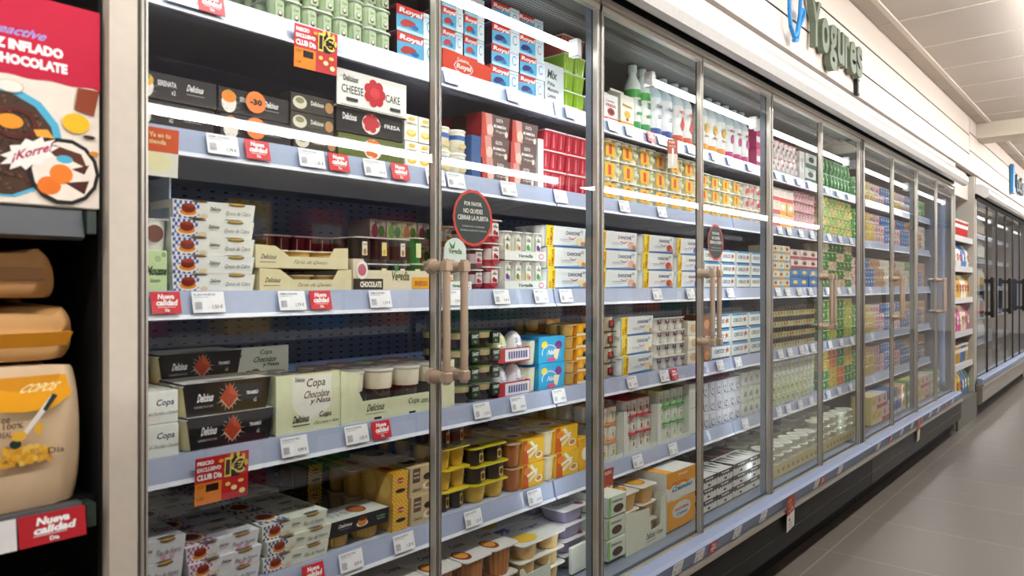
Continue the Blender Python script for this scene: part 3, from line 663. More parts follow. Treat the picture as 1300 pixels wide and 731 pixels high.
def cheese(lo, berry, txt): return lambda w, h, d: carton(w, h, d, lo, spark(.5, .5, '#9a8f86', .16, .4, 10) + [('e', .5, .5, .14, .42, M('#f0e5da'))] + [('e', .5 + .08 * math.cos(a), .55 + .24 * math.sin(a), .05, .16, M(berry)) for a in (0, 1, 2, 3, 4, 5)] + [('e', .5, .55, .05, .16, M(berry)), ('t', 'Delicious', .08, .5, .28, .78, M('#efefef'), .03), ('t', txt, .7, .45, .95, .62, M('#e9e9e9'), .02)])
run('B', 428, 513, 1, 143, 2, [cheese('#5d6a2c', '#e8742c', 'NARANJA'), cheese('#1f1b1e', '#c2303a', 'FRESA')], ['green cheesecake box with orange berries', 'black cheesecake box with red berries'], 'cheesecake_box', 'dessert box', dep=.2, pick=lambda c, l, r: l)
YY = .185; w = S(511, YY) - S(423, YY)
k = MB(); k.box(-w / 2, w / 2, 0, .0025, 0, .083, M('#ecece6', .5)); k.prof_x([(0, 0), (.14, 0), (.14, .003), (0, .003)], -w / 2, w / 2, M('#ecece6', .5))
k.art((-w / 2, 0, 0), (w, 0, 0), (0, 0, .083), [('r', .04, .06, .96, .075, M('#4b4b4b')), ('r', .04, .8, .3, .81, M('#4b4b4b')), ('t', 'CHEESE', .06, .38, .36, .6, M('#2a2a2a'), .01), ('t', 'CAKE', .68, .38, .9, .6, M('#2a2a2a'), .01), ('e', .52, .5, .16, .38, M('#f5ece2'))] + [('e', .52 + .1 * math.cos(a), .53 + .24 * math.sin(a), .06, .15, M('#b9202c')) for a in (0, .9, 1.8, 2.7, 3.6, 4.5, 5.4)] + [('e', .52, .53, .07, .16, M('#d23a44')), ('r', .12, .18, .28, .27, M('#3a3a3a')), ('r', .74, .16, .9, .25, M('#3a3a3a')), ('t', 'Delicious', .08, .7, .28, .86, M('#3a3a3a'), .02)])
o = place(Kind([('display_lid', k, [])]), 'display_card', ((S(423, YY) + S(511, YY)) / 2, YY - .014, ZSH['B'] + .112), 'white cheesecake display card with red berries, on the black berry box, second shelf', 'display card')
LEM = [('e', .5, .3, .34, .14, M('#f1c93a')), ('e', .5, .34, .26, .09, M('#f8e6a0')), ('t', 'LIMÓN', .15, .62, .85, .72, M('#8a7a3a'), .02), ('e', .5, .85, .24, .07, M('#e5c84a'))]
run('B', 514, 549, 2, 148, 2, lambda w, h, d: carton(w, h, d, '#f1f0ea', LEM), 'upright white carton with lemon tart photo', 'dessert_carton', 'dessert carton', dep=.1)
# third shelf
YD = .2
place(Kind([('shelf_divider', MB().box(0, .003, 0, .4, 0, .215, M('#aebfd8', .2)), [])]), 'shelf_divider', (S(215, YD), YD, ZSH['C'] + .001), 'pale blue upright divider panel beside the white flan stack, third shelf', 'divider')
run('C', 183, 214, 1, 318, 1, lambda w, h, d: carton(w, h, d, '#c4dba6', [('t', 'Mousse', .1, .4, .95, .62, M('#23402e'), .05, .1), ('e', .6, .8, .14, .08, M('#a8bf84')), ('e', .85, .9, .1, .06, M('#8fa868')), ('t', 'Limón', .3, .24, .7, .32, M('#4a6a4a'))]), 'pale green mousse box', 'mousse_box', 'dessert box', dep=.1)
k = cup_mb(.03, .055, '#ecebe6', .9, cx=0, cy=.03); k.art((-.02, -.001, .01), (.04, 0, 0), (0, 0, .04), [('e', .5, .5, .4, .4, M('#6a3526'))])
place(Kind([('cup', k, []), ('lid', lid_mb(-.032, .032, -.002, .062, .055, '#eeeeee'), [])]), 'dessert_cup', (S(196, .185), .185, ZSH['C'] + ZZ(198, 318, .18) - ZSH['C'] + .001), 'white cup with chocolate ball photo standing on the green mousse box', 'dessert cup')
run('C', 218, 326, 1, 257, 5, lambda w, h, d: sleeve_pack(w, h, d, '#eceee8', flan_front('#4a58b8', 'Queso de Cabra'), flan_top('#4a58b8'), cup='#e6c68a', taper=.96), 'white flan carton with blue gingham photo', 'flan_carton', 'flan carton', dep=.1, jit=.004)
run('C', 326, 446, 1, 308, 2, lambda w, h, d: tray(w, h, d, '#dcd2a8', OUT_U, [('t', 'Delicious', .05, .38, .2, .6, M('#4a4232'), .02, .1), ('t', 'Tarta de Queso', .36, .18, .74, .36, M('#5a5240'), 0, .1), ('r', .04, .24, .2, .27, M('#7a705a'))]), 'cream card tray of cheesecake pots', 'display_tray', 'display tray', dep=.16, hmul=.92)
hC = (ZZ(386, 308, .18) - ZSH['C']) / 2
for l in range(2):
    for i in range(3):
        kk = cup_pack(.058, hC * .62, .058, 1, 1, '#e0b45a', '#efe4c8', band='#e9cd86')
        place(kk, 'dessert_pot', (S(326, .19) + .055 + .063 * i, .20, ZSH['C'] + .004 + l * hC), 'golden cheesecake pot, %s in the %s cream card tray, third shelf' % (ORD[i], LV[2][l]), 'dessert pot', 'cheesecake pots in the cream trays')
run('C', 336, 440, 3, 300, 3, lambda w, h, d: clear_pack(w, h, d, '#6b2630', '#b79aa0'), 'maroon clear pack', 'dessert_pack', 'dessert pack', dep=.1, dy=.2)
VEG = [('t', 'Vegedia', .46, .22, .7, .6, M('#274f2c'), .03, .05), ('p', [(.52, .6), (.49, .9), (.53, .72), (.57, .95), (.55, .6)], M('#2f7a3c')), ('r', .0, .0, .36, .36, M('#3a2a20')), ('t', 'CHOCOLATE', .08, .1, .34, .28, M('#f1e9d8'), .05), ('r', .74, .05, .98, .42, M('#e8a52e')), ('t', 'BENEFICIOS', .77, .14, .95, .3, M('#a8661a'), .03), ('e', .1, .62, .07, .28, M('#efe6e0')), ('e', .1, .62, .05, .18, M('#c56a78'))]
vt = [(0, 0), (1, 0), (1, .62), (.16, .62), (.12, .95), (0, .95)]
run('C', 447, 548, 1, 328, 1, lambda w, h, d: tray(w, h, d, '#dcd2b4', vt, VEG), 'cream card tray of vegetable desserts', 'display_tray', 'display tray', dep=.2)
choc = [('r', 0, 0, 1, 1, M('#2e211a')), ('r', .2, .2, .7, .95, M('#efe8d4')), ('e', .45, .4, .16, .18, M('#b98a4a')), ('t', 'Vegedia', .24, .74, .66, .86, M('#3a5a34'))]
run('C', 450, 525, 1, 302, 2, lambda w, h, d: cup_pack(w, h, d, 3, 2, '#2e211a', '#c9c6c2', art=[choc, [('r', 0, 0, 1, 1, M('#2e211a')), ('r', .2, .2, .7, .95, M('#eadf9a')), ('e', .45, .4, .16, .18, M('#e0b92e'))]]), 'brown vegetable dessert multipack', 'dessert_pack', 'dessert pack', dep=.11, dy=.008, z0=.003)
run('C', 526, 542, 1, 302, 2, lambda w, h, d: cup_pack(w, h, d, 1, 2, '#2f8a3c', '#d9e6d2', art=[[('r', .1, .1, .9, .9, M('#e8efb4'))]]), 'green vegetable dessert cup', 'dessert_pack', 'dessert pack', dep=.11, dy=.008, z0=.003)
FRU = lambda a, b: [('r', 0, 0, 1, .5, M(a)), ('e', .3, .5, .2, .3, M(b)), ('e', .7, .5, .2, .25, M('#4a8a3a')), ('t', 'BIO', .3, .78, .7, .92, M('#3a3a2a'), .02)]
run('C', 470, 548, 4, 281, 3, [lambda w, h, d: carton(w, h, d, '#d8ddb4', FRU('#cfd86a', '#7ab23a')), lambda w, h, d: carton(w, h, d, '#ecdcb0', FRU('#f0a838', '#e07a24')), lambda w, h, d: carton(w, h, d, '#d9c2b8', FRU('#c78a94', '#9a3a50'))], ['green fruit dessert box', 'orange fruit dessert box', 'pink fruit dessert box'], 'dessert_box', 'dessert box', dep=.1, dy=.24, pick=lambda c, l, r: (c + l) % 3)
# fourth shelf
COPA = [('t', 'Copa', .3, .5, .85, .75, M('#2f4a6a'), .02, .1), ('t', 'de Chocolate y Caramelo', .05, .25, .95, .38, M('#3a4656'), 0, .1)]
run('D', 184, 227, 1, 497, 2, lambda w, h, d: carton(w, h, d, '#e9ece6', COPA), 'white dessert-cup carton', 'dessert_carton', 'dessert carton', dep=.16)
TIR = lambda w, h, d: sleeve_pack(w, h, d, '#17151a', choco_front(), [('e', .5, .1, .2, .05, M('#444')), ] if False else [('e', .5, .12, .25, .07, M('#3a3433'))], cup='#d9cfa0', poke=.008, taper=.9, topcol='#d6d6d2')
run('D', 229, 347, 1, 484, 2, TIR, 'black tiramisu twin box', 'tiramisu_box', 'dessert box', dep=.11)
run('D', 199, 312, 1, 448, 3, TIR, 'set-back black tiramisu twin box', 'tiramisu_box', 'dessert box', dep=.11, dy=.12)
CCN = [('e', .55, .55, .32, .36, M('#eceadf')), ('r', .24, .45, .86, .92, M('#e8e8da')), ('t', 'Copa', .44, .68, .74, .86, M('#26252b'), .01, .1), ('t', 'Chocolate', .4, .54, .8, .66, M('#26252b'), .01, .1), ('t', 'y Nata', .5, .42, .82, .53, M('#26252b'), .01, .1), ('t', 'Delicious', .24, .16, .48, .28, M('#26252b'), .02, .1), ('r', .24, .11, .5, .125, M('#555')), ('t', 'Copa', .64, .18, .84, .3, M('#26252b'), .01, .1), ('t', 'Chocolate y Nata', .54, .08, .94, .15, M('#26252b'), 0, .1), ('t', 'Delicious', .28, .82, .42, .9, M('#26252b'), .01)]
co = [(0, 0), (1, 0), (1, .84), (.96, .95), (.0, .95)]
run('D', 348, 432, 1, 470, 1, lambda w, h, d: tray(w, h, d, '#d9ddb8', co, CCN, back=.7), 'pale green closed-front dessert tray', 'display_tray', 'display tray', dep=.252)
CN2 = [('t', 'Delicious', .2, .17, .34, .31, M('#26252b'), .02, .1), ('r', .19, .12, .35, .13, M('#555')), ('t', 'Copa', .55, .17, .65, .31, M('#26252b'), .01, .1), ('t', 'con Nata', .67, .18, .82, .29, M('#26252b'), .01, .1), ('r', .26, .0, .32, .05, M('#222')), ('r', .56, 0, .62, .05, M('#222')), ('r', .8, 0, .86, .05, M('#222'))]
c2 = [(0, 0), (1, 0), (1, .98), (.9, .9), (.86, .38), (.17, .38), (.13, .62), (.15, .9), (0, .98)]
run('D', 433, 580, 1, 462, 1, lambda w, h, d: tray(w, h, d, '#d9ddb8', c2, CN2, back=.6), 'pale green open-front dessert tray', 'display_tray', 'display tray', dep=.252)
sA = S(433, .18) + .008; sB = S(580, .18) - .008; nn = 4; ww = (sB - sA) / nn
for r in range(3):
    kk = None
    for i in range(nn):
        kk = kk or twin_layers(ww * .9, .112, ww * .9, '#2b1a14', '#e6dcc6', '#c9c6bc')
        place(kk, 'dessert_cup', (sA + ww * (i + .5), .186 + r * .072, ZSH['D'] + .004), 'layered chocolate cup, %s along, %s row, open green tray, fourth shelf' % (ORD[i], ('front', 'second', 'third', 'rear')[r]), 'dessert cup', 'layered dessert cups in the pale green trays')
sC = S(348, .18) + .008; sD = S(432, .18) - .008; kk = twin_layers((sD - sC) / 3 * .94, .108, (sD - sC) / 3 * .94, '#2b1a14', '#e6dcc6', '#c9c6bc')
for r in range(4):
    for i in range(3): place(kk, 'dessert_cup', (sC + (sD - sC) / 3 * (i + .5), .186 + r * .06, ZSH['D'] + .004), 'grey-lidded dessert cup, %s along, %s row of the closed green tray, fourth shelf' % (ORD[i], ORD[r]), 'dessert cup', 'layered dessert cups in the pale green trays')
k = MB(); k.box(-.09, .09, 0, .002, 0, .075, M('#dde0d2', .5)); k.art((-.09, 0, 0), (.18, 0, 0), (0, 0, .075), [('t', 'Delicious', .1, .68, .3, .82, M('#26252b'), .02, .1), ('t', 'Copa', .56, .7, .74, .9, M('#26252b'), .01, .1), ('t', 'Chocolate', .46, .5, .8, .68, M('#26252b'), .01, .1), ('t', 'y Nata', .6, .32, .84, .48, M('#26252b'), .01, .1), ('e', .4, .18, .06, .08, M('#6a4a6a')), ('e', .5, .22, .06, .08, M('#7a5a7a')), ('e', .46, .12, .06, .07, M('#5a3a5a'))])
k.box(-.09, .09, .002, .14, 0, .002, M('#dde0d2', .5))
place(Kind([('display_card', k, [])]), 'display_card', (S(324, .45), .45, ZSH['D'] + .090), 'grey-white upright card reading Copa Chocolate y Nata behind the tiramisu boxes', 'display card')
place(carton(.18, .082, .13, '#cfd2c4'), 'dessert_carton', (S(324, .45), .453, ZSH['D'] + .002), 'grey carton under the upright display card, fourth shelf', 'dessert carton')
# fifth shelf
FP = lambda w, h, d: sleeve_pack(w, h, d, '#e6e8ee', flan_front('#c25a9a', 'Flan de Huevo') + [('e', .72, .2, .035, .13, M('#e2a4b8')), ('e', .84, .2, .035, .13, M('#e2a4b8'))], flan_top('#c25a9a', '#5a2418'), cup='#e6c68a', taper=.95)
FB = lambda w, h, d: sleeve_pack(w, h, d, '#e6eadb', flan_front('#4a58a8', 'Flan de Huevo'), flan_top('#4a58a8', '#8a2a14'), cup='#e6c68a', taper=.95)
run('E', 130, 235, 1, 692, 3, FP, 'pink-gingham egg flan carton by post', 'flan_carton', 'flan carton', rows=3, dep=.1)
run('E', 237, 333, 1, 684, 3, FP, 'white pink-gingham egg flan carton', 'flan_carton', 'flan carton', rows=4, dep=.1)
run('E', 334, 420, 1, 658, 3, FB, 'cream blue-gingham egg flan carton', 'flan_carton', 'flan carton', rows=4, dep=.1)
BS = [('t', 'Delicious', .14, .5, .36, .72, M('#e8e8e8'), .03, .1), ('r', .16, .36, .34, .39, M('#8a8a8a')), ('e', .54, .42, .1, .2, M('#efe6d6')), ('e', .54, .55, .08, .3, M('#d98a3a')), ('e', .54, .74, .07, .14, M('#6e2a14')), ('t', 'AL BAÑO', .78, .55, .94, .68, M('#9bc4a8'), .02), ('t', 'MARÍA', .8, .38, .94, .5, M('#9bc4a8'), .02)]
BT = [('t', 'Flan de Huevo', .12, .3, .5, .7, M('#5b6066'), 0, .1), ('e', .62, .5, .14, .3, M('#7c3a1c')), ('e', .62, .45, .1, .2, M('#b5682c'))]
run('E', 421, 498, 1, 654, 1, lambda w, h, d: sleeve_pack(w, h, d, '#1b1d1f', BS, BT, cup='#c99a3e', taper=.96, topcol='#d8ddd6', low=.46, ribs=20), 'black-banded golden flan twin pack', 'flan_pack', 'flan pack', dep=.09)
HON = [('g', 0, 0, 1, 1, 9, 15, M('#f5d25a')), ('e', .5, .72, .2, .1, M('#c42a2a')), ('e', .52, .36, .34, .07, M('#2e1c10')), ('t', 'La Lechera', .34, .69, .66, .75, M('#ffffff'), .02)]
HT = [('e', .4, .5, .25, .2, M('#c42a2a')), ('g', .7, 0, 1, 1, 5, 14, M('#f5d25a'))]
HONK = lambda w, h, d: sleeve_pack(w, h, d, '#e3a22a', HON, HT, side=[('e', .5, .5, .1, .1, M('#c42a2a'))], cup='#b08a3a', lid='#cfb980', poke=w * .42, taper=.97)
run('E', 499, 519, 1, 600, 2, lambda w, h, d: sleeve_pack(w, h, d, '#e3a22a', HON, HT, side=[('r', 0, 0, 1, 1, M('#c9a04a')), ('e', .25, .5, .2, .4, M('#d8b45a')), ('e', .75, .5, .2, .4, M('#d8b45a'))], taper=.97), 'honey-yellow lattice twin dessert', 'dessert_pack', 'dessert pack', dep=.11)
run('E', 448, 479, 1, 594, 2, HONK, 'set-back honey lattice twin dessert', 'dessert_pack', 'dessert pack', dep=.12, dy=.125)
run('E', 380, 440, 2, 588, 2, lambda w, h, d: sleeve_pack(w, h, d, '#8f6420', HON, HT, cup='#3b2616', lid='#6a5430', poke=w * .4, taper=.97), 'brown lattice twin dessert', 'dessert_pack', 'dessert pack', rows=1, dep=.12, dy=.26)
BEI = [('r', .1, .45, .42, .95, M('#6a4a34')), ('t', 'ARROZ', .14, .75, .38, .82, M('#f1e9d8'), .03), ('t', 'LECHE', .14, .6, .38, .67, M('#f1e9d8'), .03), ('e', .75, .6, .2, .12, M('#3a2418')), ('e', .76, .28, .24, .14, M('#f2ede2')), ('e', .78, .3, .13, .09, M('#c98a3a')), ('t', 'Delicious', .1, .16, .45, .26, M('#4a4236'), .02, .1)]
run('E', 520, 552, 1, 592, 2, lambda w, h, d: sleeve_pack(w, h, d, '#cfbd92', BEI, [('e', .5, .5, .3, .2, M('#3a2418')), ('e', .5, .6, .2, .1, M('#c98a3a'))], cup='#e8d9b0', taper=.97), 'beige twin pack with brown panel', 'dessert_pack', 'dessert pack', rows=2, dep=.12)

# ---------------------------------------------------------------- second door
ROY = lambda w, h, d: carton(w, h, d, '#d9eef6', royal_front('#c03a34'), side=[('r', 0, 0, 1, 1, M('#2c1620')), ('r', 0, .85, 1, 1, M('#7a2a30'))])
ROB = lambda w, h, d: carton(w, h, d, '#d9eef6', royal_front('#39357a'), side=[('r', 0, 0, 1, 1, M('#241c30')), ('r', 0, .85, 1, 1, M('#54406a'))])
run('A', 505, 556, 1, 14, 2, ROY, 'blue and white gelatine box with strawberries', 'gelatine_box', 'gelatine box', dep=.1)
run('A', 560, 623, 1, 70, 1, lambda w, h, d: tray(w, h, d, '#e0482c', [(0, 0), (1, 0), (1, .8), (.2, 1), (0, 1)], [('t', 'Gelatina', .28, .62, .52, .8, M('#f6d8c8'), .02), ('t', 'Royal', .26, .24, .56, .54, M('#ffe9e0'), .05, .05), ('a', .41, .4, .2, .3, .08, 0, 360, M('#ffe9e0'))], back=.5), 'orange-red gelatine display tray', 'display_tray', 'display tray', dep=.2)
run('A', 562, 622, 2, -8, 4, ROY, 'blue gelatine box standing in the red tray', 'gelatine_box', 'gelatine box', dep=.09, dy=.010, z0=.006, fill=.93, jit=0, ss=(S(560, .18) + .012, S(623, .18) - .012))
run('A', 624, 691, 2, 14, 4, ROB, 'blueberry gelatine box', 'gelatine_box', 'gelatine box', rows=2, dep=.09)
run('A', 692, 716, 1, 82, 1, lambda w, h, d: carton(w, h, d, '#e6ecec', [('t', 'Mix', .1, .62, .6, .84, M('#3a4046'), .03, .1), ('t', 'Piña', .12, .44, .5, .54, M('#3a4046')), ('t', 'Manzana', .12, .3, .7, .4, M('#3a4046')), ('t', 'Limón', .12, .14, .55, .24, M('#3a4046'))]), 'grey-white Mix card carton', 'gelatine_carton', 'display carton', dep=.02)
run('A', 717, 745, 1, 48, 4, [lambda w, h, d: clear_pack(w, h, d, '#9bcb28', '#e6f0c8'), lambda w, h, d: clear_pack(w, h, d, '#b53a34', '#e8c8c0')], ['clear pack of green gelatine', 'clear pack of red gelatine'], 'gelatine_pack', 'gelatine pack', dep=.1, pick=lambda c, l, r: 1 if l == 3 else 0)
JA = [('t', 'Crema', .15, .7, .85, .86, M('#3a6ab8'), .03), ('e', .5, .3, .4, .2, M('#d9c48a'))]
run('B', 558, 598, 2, 163, 2, lambda w, h, d: jar(w, h, art=JA), 'white jar with blue stripe and pale lid', 'cream_jar', 'jar', dep=.05)
GUS = lambda w, h, d: sleeve_pack(w, h, d, '#6b5450', bombon_front(), side=[('r', 0, 0, 1, 1, M('#a82a30')), ('r', 0, 0, .5, 1, M('#4b2a2a'))], taper=.94)
run('B', 612, 683, 2, 151, 3, GUS, 'brown and pink bonbon dessert box', 'bonbon_box', 'dessert box', rows=2, dep=.11)
run('B', 599, 612, 1, 172, 1, lambda w, h, d: carton(w, h, d, '#35588e'), 'slim dark blue carton between jars and bonbon boxes', 'dessert_carton', 'dessert carton', dep=.1)
run('B', 692, 747, 2, 170, 3, lambda w, h, d: clear_pack(w, h, d, '#c8203c', '#f0d4da', 3), 'clear three-cell pack of red gelatine', 'gelatine_pack', 'gelatine pack', dep=.1)
run('B', 684, 691, 1, 176, 1, lambda w, h, d: carton(w, h, d, '#f0eff0'), 'slim white end card beside red gelatine', 'display_carton', 'display carton', dep=.1)
OV = lambda c, c2, bg='#ecebe0', t='Vegedia': [('r', 0, 0, 1, 1, M(bg)), ('r', 0, 0, 1, .22, M(c)), ('e', .4, .42, .26, .16, M(c)), ('e', .7, .36, .16, .12, M(c2)), ('t', t, .15, .68, .85, .84, M('#2f5a34'), .03), ('p', [(.4, .82), (.35, .96), (.5, .86), (.62, .98), (.58, .82)], M('#3a8a3c'))]
def vcup(c, c2, base=None, bg='#ecebe0'): return lambda w, h, d: cup_pack(w, h, d, 1, 1, base or '#ecebe2', '#e6e6e0', art=[OV(c, c2, bg)], band=bg, taper=.84)
run('C', 562, 598, 2, 340, 1, [vcup('#e0742a', '#f0b03a'), vcup('#2f8a3c', '#8a2a34')], ['orange vegetable yogurt cup in tray', 'green vegetable yogurt cup in tray'], 'yogurt_cup', 'yogurt cup', dep=.05, pick=lambda c, l, r: c, dy=.008, z0=.012, rows=2)
run('C', 563, 597, 2, 288, 3, [vcup('#e0842a', '#5a9a3a', '#e8963a'), vcup('#a8b83a', '#e0842a', '#c9c04a')], ['orange fruit cup behind the tray', 'green fruit cup behind the tray'], 'yogurt_cup', 'yogurt cup', dep=.06, dy=.16, pick=lambda c, l, r: (c + l) % 2)
def vtray(w, h, d): return tray(w, h, d, '#e6e9e2', [(0, 0), (1, 0), (1, 1), (0, 1)], [('t', 'Vegedia', .3, .2, .66, .7, M('#274f2c'), .03, .05), ('e', .88, .5, .07, .32, M('#d86a8a')), ('e', .88, .5, .05, .2, M('#f6e9ee'))], back=1)
run('C', 562, 599, 1, 358, 1, vtray, 'low white vegetable yogurt tray', 'display_tray', 'display tray', dep=.13)
k = MB(); pts = [(-.04, 0), (.04, 0)] + [(.04 * math.cos(a), .035 + .035 * math.sin(a)) for a in [i * math.pi / 12 for i in range(13)]]
nP = len(pts); k.add([(x, 0, z) for x, z in pts] + [(x, .002, z) for x, z in pts], [tuple(range(nP)), tuple(reversed(range(nP, 2 * nP)))] + [(i, nP + i, nP + (i + 1) % nP, (i + 1) % nP) for i in range(nP)], M('#d9e6dc', .5)); k.art((-.04, 0, 0), (.08, 0, 0), (0, 0, .07), [('t', 'Vegedia', .2, .35, .8, .62, M('#274f2c'), .03), ('p', [(.3, .6), (.22, .85), (.38, .7), (.5, .9), (.45, .6)], M('#2f7a3c')), ('e', .12, .15, .08, .09, M('#d86a8a'))])
place(Kind([('card', k, [])]), 'display_card', (S(578, .176), .176, ZSH['C'] + .066), 'pale green round-topped sign card over the white yogurt tray, third shelf', 'display card')
run('C', 600, 617, 1, 290, 3, vcup('#8a1f30', '#b53a4a', '#6a2230', '#d9c8c8'), 'dark red berry yogurt cup', 'yogurt_cup', 'yogurt cup', dep=.05, rows=2)
run('C', 617, 641, 1, 279, 3, vcup('#b5202c', '#3a1a22', '#b53040', '#ecdcd8'), 'bright red berry yogurt cup', 'yogurt_cup', 'yogurt cup', dep=.05, rows=2)
hc = (ZZ(667, 294, .18) - ZSH['C']) / 2
for l in range(2):
    place(vtray(S(693, .18) - S(641, .18), .026, .11), 'display_tray', ((S(641, .18) + S(693, .18)) / 2, .18, ZSH['C'] + .001 + l * hc), '%s white tray of fruit yogurt cups, third shelf, second door' % LV[2][l], 'display tray', 'low white trays')
    Yk = .186
    for i in range(4):
        a = S(641, .18); b = S(693, .18); ww = (b - a) / 4
        kk = [vcup('#5a3a8a', '#7a5ab0'), vcup('#2f8a3c', '#f0a030'), vcup('#e0b02a', '#8a5ab0'), vcup('#3f9a4c', '#5fc06c')][(i + l * 1) % 4](ww * .96, hc * .94, .052)
        place(kk, 'yogurt_cup', (a + ww * (i + .5), Yk, ZSH['C'] + .004 + l * hc), '%s fruit cup in the %s white tray, third shelf, second door' % (['purple', 'green and orange', 'yellow', 'bright green'][(i + l) % 4], LV[2][l]), 'yogurt cup', 'fruit cups in white trays')
DAN = lambda ph, strip=True: (lambda w, h, d: sleeve_pack(w, h, d, '#e6ebea', danone_front(ph, strip), cup='#e9e9e4', lid='#eef0ec', poke=.016, taper=.97))
run('C', 690, 746, 1, 288, 3, DAN('#e9d9b4'), 'white family yogurt pack with yellow strip', 'family_yogurt_pack', 'yogurt pack', dep=.12, jit=.008)
# fourth shelf
CRU = ('#1b2a20', [('t', 'DANET', .1, .55, .9, .85, M('#dfe9df'), .03), ('t', 'duo', .3, .15, .7, .4, M('#8fc07a'), .02)])
run('D', 583, 634, 2, 421, 4, lambda w, h, d: twin_layers(w, h, d, '#33201a', '#cfc08e', '#5e7a3c', CRU), 'clear two-layer chocolate pot with green lid', 'layered_pot', 'dessert pot', rows=2, dep=.085)
hd = (ZZ(652, 417, .18) - ZSH['D']) / 2
for l in range(2):
    a = S(633, .18); b = S(673, .18)
    place(tray(b - a, hd * .42, .1, '#b8242c', [(0, 0), (1, 0), (1, 1), (0, 1)], [('r', .2, .08, .98, .92, M('#e9e6ee')), ('t', 'IIIIIIII', .3, .25, .9, .75, M('#5a5a8a'), .04)], back=1), 'display_tray', ((a + b) / 2, .18, ZSH['D'] + .001 + l * hd), '%s red and white tray of domed cups, fourth shelf' % LV[2][l], 'display tray', 'red and white trays')
    for i in range(2):
        ww = (b - a) / 2 * .95; bodyc = '#e6e4ea' if (i, l) != (0, 1) else '#dfe3a8'
        place(dome(ww, hd * .86, bodyc), 'domed_cup', (a + (b - a) * (.25 + .5 * i), .187, ZSH['D'] + .004 + l * hd), '%s domed dessert cup, %s in the %s red tray, fourth shelf' % ('yellow' if (i, l) == (0, 1) else 'lilac-white', ORD[i], LV[2][l]), 'dessert cup', 'domed dessert cups')
ZOO = [('e', .2, .7, .12, .14, M('#f0d23a')), ('e', .75, .65, .14, .18, M('#7a3a8a')), ('a', .4, .4, .3, .3, .1, 20, 200, M('#dff0f8')), ('t', 'Nata', .3, .3, .65, .5, M('#eaf6fb'), .03, .2), ('p', [(.6, .1), (.72, .1), (.8, .5), (.55, .5)], M('#efe6c0')), ('e', .48, .12, .16, .08, M('#e0527a'))]
run('D', 671, 721, 1, 428, 2, lambda w, h, d: sleeve_pack(w, h, d, '#39a8d6', ZOO, cup='#dfe0c4', lid='#3f6fae', poke=w * .3, taper=.97), 'sky blue twin cream pack', 'dessert_pack', 'dessert pack', dep=.12)
ORB = [('e', .3, .6, .2, .3, M('#f6c32a')), ('e', .75, .4, .18, .26, M('#2a1a14')), ('r', 0, 0, 1, .2, M('#f0e6c0'))]
ORK = lambda w, h, d: sleeve_pack(w, h, d, '#e89a28', ORB, cup='#cfa050', lid='#e0c890', poke=w * .45, taper=.97)
run('D', 713, 748, 1, 412, 5, ORK, 'small orange and black cream pack', 'cream_pack', 'dessert pack', dep=.1)
run('D', 676, 712, 1, 405, 5, lambda w, h, d: sleeve_pack(w, h, d, '#c8882a', ORB, cup='#b0883a', lid='#b8a060', poke=w * .5, taper=.97), 'small orange cream pack behind the blue packs', 'cream_pack', 'dessert pack', dep=.1, dy=.16)
# fifth shelf
NL = [('e', .25, .25, .14, .14, M('#7a3a1c')), ('e', .75, .75, .14, .14, M('#7a3a1c')), ('t', 'DANET', .3, .45, .7, .58, M('#4a3018'), .02)]
def nat(c): return lambda w, h, d: cup_pack(w, h, d, 2, 2, c, '#e2cf2e', square=False, taper=.74, top=NL, art=([('r', .3, .1, .7, .8, M('#d9c05a')), ('e', .5, .45, .16, .26, M('#5a2a14'))] if c < '#5' else [('t', 'Danet', .2, .5, .8, .7, M('#c9a020'), .02)]))
run('E', 564, 600, 1, 541, 4, [nat('#2a1814'), nat('#e0b840')], ['yellow-lidded chocolate four-pack', 'yellow-lidded vanilla four-pack'], 'custard_pack', 'custard pack', rows=2, dep=.15, pick=lambda c, l, r: 0 if l in (0, 3) else 1, rowskip=[0, 0])
run('E', 601, 648, 1, 566, 3, [nat('#2a1814'), nat('#e0b840')], ['yellow-lidded chocolate custard pack', 'yellow-lidded vanilla custard pack'], 'custard_pack', 'custard pack', rows=2, dep=.15, pick=lambda c, l, r: 1 if l == 0 else 0)
CIN = [('p', [(0, 0), (.3, 0), (.2, 1), (0, 1)], M('#c85a1e')), ('e', .2, .7, .16, .16, M('#e8842a')), ('p', [(.3, .9), (.62, .5), (.7, .56), (.4, .96)], M('#f8f3e6')), ('p', [(.2, .45), (.7, .65), (.68, .74), (.2, .56)], M('#f8f3e6')), ('p', [(.3, .2), (.7, .5), (.64, .6), (.26, .32)], M('#f2e6cc')), ('e', .76, .28, .18, .16, M('#f3e9cc')), ('e', .76, .3, .12, .1, M('#c98a3a'))]
CT_ = [('e', .35, .6, .26, .16, M('#c98a3a')), ('e', .35, .6, .34, .24, M('#efe2bc')), ('e', .35, .6, .22, .14, M('#a8682a')), ('r', .7, 0, 1, 1, M('#e8a52e'))]
run('E', 645, 691, 1, 560, 2, lambda w, h, d: sleeve_pack(w, h, d, '#efbd2e', CIN, CT_, cup='#b06a34', lid='#d8b890', poke=w * .32, taper=.97), 'orange cinnamon custard twin pack', 'custard_pack', 'custard pack', rows=2, dep=.12)
run('E', 692, 735, 1, 543, 2, lambda w, h, d: sleeve_pack(w, h, d, '#efbd2e', CIN, CT_, cup='#e0d0a8', lid='#e8dcc0', poke=w * .3, taper=.97), 'orange rice pudding twin pack', 'custard_pack', 'custard pack', rows=2, dep=.12)
run('E', 736, 750, 1, 556, 1, lambda w, h, d: carton(w, h, d, '#e8b02a', [('e', .5, .5, .3, .2, M('#f3e9cc'))]), 'yellow end carton beside the post', 'custard_carton', 'custard carton', dep=.12)
